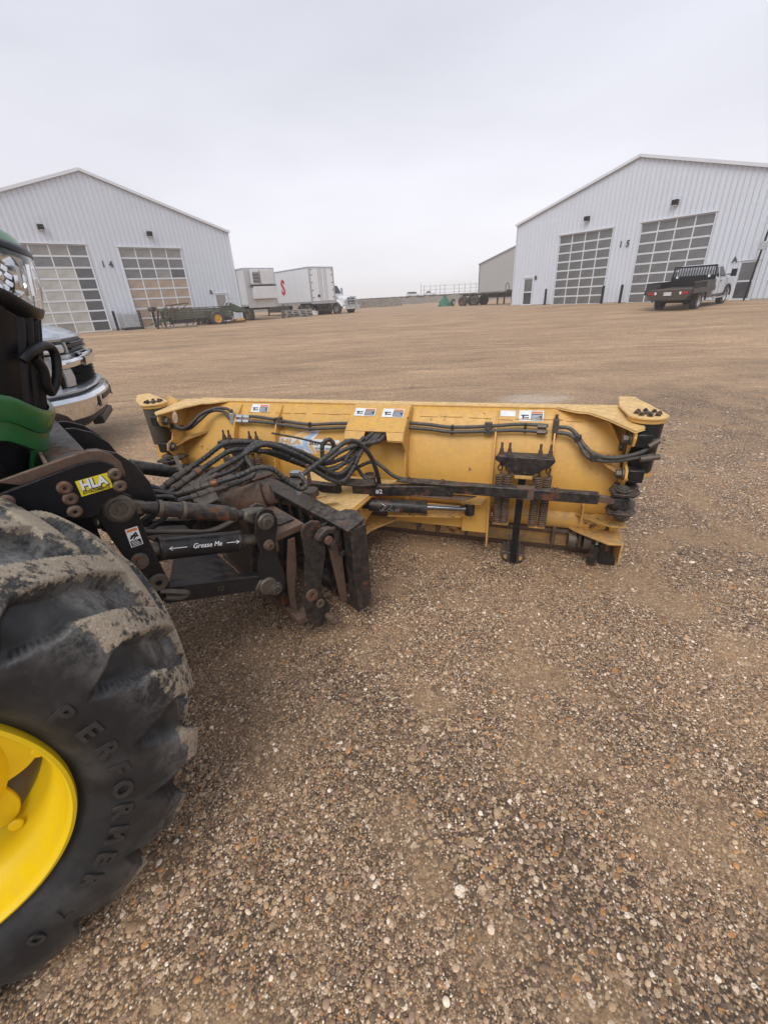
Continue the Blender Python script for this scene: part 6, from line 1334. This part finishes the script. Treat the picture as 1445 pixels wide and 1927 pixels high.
sv = t_.nodes.new('ShaderNodeVectorMath'); sv.operation = 'SCALE'; t_.links.new(rc, sv.inputs[0]); t_.links.new(ramp(t_, n_1, .3, .7, .72, 1.22), sv.inputs['Scale'])
wm_ = t_.nodes.new('ShaderNodeVectorMath'); wm_.operation = 'MULTIPLY'; wm_.inputs[1].default_value = (1.08, .985, .88); t_.links.new(mixc(t_, .22, sv.outputs[0], (.33, .235, .15)), wm_.inputs[0]); t_.links.new(wm_.outputs[0], b_.inputs['Base Color']); b_.inputs['Roughness'].default_value = .62
def gravel():
    pc = bpy.data.collections.new('pebble_shapes')
    for k in range(10):
        o = bpy.data.objects.new('pebble', pebble(k+20)); pc.objects.link(o)
    r = np.random.default_rng(11); X_, Y_, S_ = [], [], []
    def ring_(n, r0, r1, s_med, s_sig, smax, a0=-62, a1=62, clump=0):
        rr = np.sqrt(r.uniform(r0*r0, r1*r1, n)); a = np.radians(90+r.uniform(a0, a1, n)); x, y = rr*np.cos(a), rr*np.sin(a)
        # thinner where fine mud shows, thicker in drifts
        f = np.sin(x*2.3+1.1*np.sin(y*1.7))*np.cos(y*2.9+.8*np.sin(x*2.1))+.6*np.sin(x*6.1+y*4.3)
        keep = r.uniform(size=n) < np.clip(.52+.60*f, .04, 1) if clump else np.ones(n, bool)
        X_.append(x[keep]); Y_.append(y[keep]); S_.append(np.minimum(s_med*np.exp(r.normal(size=n)*s_sig), smax)[keep])
    ring_(120000, .15, 2.3, .0024, .33, .006, clump=1)
    ring_(60000, 2.3, 4.6, .0034, .33, .007, -55, 50, 1)
    ring_(14000, .15, 2.0, .0046, .40, .012, clump=1)
    ring_(450, .15, 3.0, .0092, .3, .016)
    ring_(8000, 2.4, 6.5, .0058, .35, .013, -55, 45, 1)
    ring_(500, 2.6, 7.0, .012, .3, .022, -50, 30)
    x, y, s = map(np.concatenate, (X_, Y_, S_)); n = len(x)
    m_ = np.hypot(x+.0, y) > .12; x, y, s = x[m_], y[m_], s[m_]; n = len(x)
    z = np.array([0.006*sstep(.5, 2, h)*1.0 for h in np.hypot(x, y)]); fx, fy = x*.8, y*.8
    z = z*(np.sin(fx*1.7+1.3*np.sin(fy*.9))*np.cos(fy*2.1+.7*np.sin(fx*1.1))+.5*np.sin(fx*4.1+fy*3.3)*np.cos(fy*4.7-fx*1.9)) + s*.22
    me = bpy.data.meshes.new('loose_gravel'); me.vertices.add(n); me.vertices.foreach_set('co', np.stack([x, y, z], 1).ravel())
    sc3 = np.stack([s*r.uniform(.85, 1.35, n), s*r.uniform(.7, 1.05, n), s*r.uniform(.42, .75, n)], 1); rot = np.stack([r.normal(size=n)*.18, r.normal(size=n)*.18, r.uniform(0, 6.28, n)], 1)
    for nm, d in (('psc', sc3), ('prot', rot)): a = me.attributes.new(nm, 'FLOAT_VECTOR', 'POINT'); a.data.foreach_set('vector', d.astype(np.float32).ravel())
    a = me.attributes.new('pick', 'INT', 'POINT'); a.data.foreach_set('value', r.integers(0, 10, n).astype(np.int32))
    o = bpy.data.objects.new('loose_gravel', me); COL.objects.link(o); o['kind'] = 'stuff'; o['label'] = 'loose multicoloured gravel stones scattered over the yard'
    g = bpy.data.node_groups.new('scatter', 'GeometryNodeTree'); g.interface.new_socket('Geometry', in_out='INPUT', socket_type='NodeSocketGeometry'); g.interface.new_socket('Geometry', in_out='OUTPUT', socket_type='NodeSocketGeometry')
    gi, go = g.nodes.new('NodeGroupInput'), g.nodes.new('NodeGroupOutput'); ip = g.nodes.new('GeometryNodeInstanceOnPoints'); ci = g.nodes.new('GeometryNodeCollectionInfo'); ci.inputs['Collection'].default_value = pc; ci.inputs['Separate Children'].default_value = True; ci.inputs['Reset Children'].default_value = True
    mp2 = g.nodes.new('GeometryNodeMeshToPoints'); ip.inputs['Pick Instance'].default_value = True
    def at(nm, ty):
        q = g.nodes.new('GeometryNodeInputNamedAttribute'); q.data_type = ty; q.inputs['Name'].default_value = nm; return q.outputs['Attribute']
    e2r = g.nodes.new('FunctionNodeEulerToRotation')
    g.links.new(gi.outputs[0], mp2.inputs['Mesh']); g.links.new(mp2.outputs[0], ip.inputs['Points']); g.links.new(ci.outputs[0], ip.inputs['Instance']); g.links.new(at('pick', 'INT'), ip.inputs['Instance Index'])
    g.links.new(at('prot', 'FLOAT_VECTOR'), e2r.inputs[0]); g.links.new(e2r.outputs[0], ip.inputs['Rotation']); g.links.new(at('psc', 'FLOAT_VECTOR'), ip.inputs['Scale']); g.links.new(ip.outputs[0], go.inputs[0])
    md = o.modifiers.new('scatter', 'NODES'); md.node_group = g; return o
gravel()
# dried mud crumbs on the near tyre lugs are in the tyre's own surface; nothing else is placed here

# ------------------------------------------------------------ damp hazy air over the yard
hz, t_, b_ = newmat('haze_air'); t_.nodes.remove(b_); pv = t_.nodes.new('ShaderNodeVolumePrincipled'); pv.inputs['Color'].default_value = (.98, .98, 1, 1); pv.inputs['Density'].default_value = .0018
t_.links.new(pv.outputs[0], t_.nodes['Material Output'].inputs['Volume'])
MB().box(-320, 320, -60, 420, -1.2, 10.6).build('haze', hz, smooth=0, kind='stuff', label='pale damp haze hanging over the whole yard')
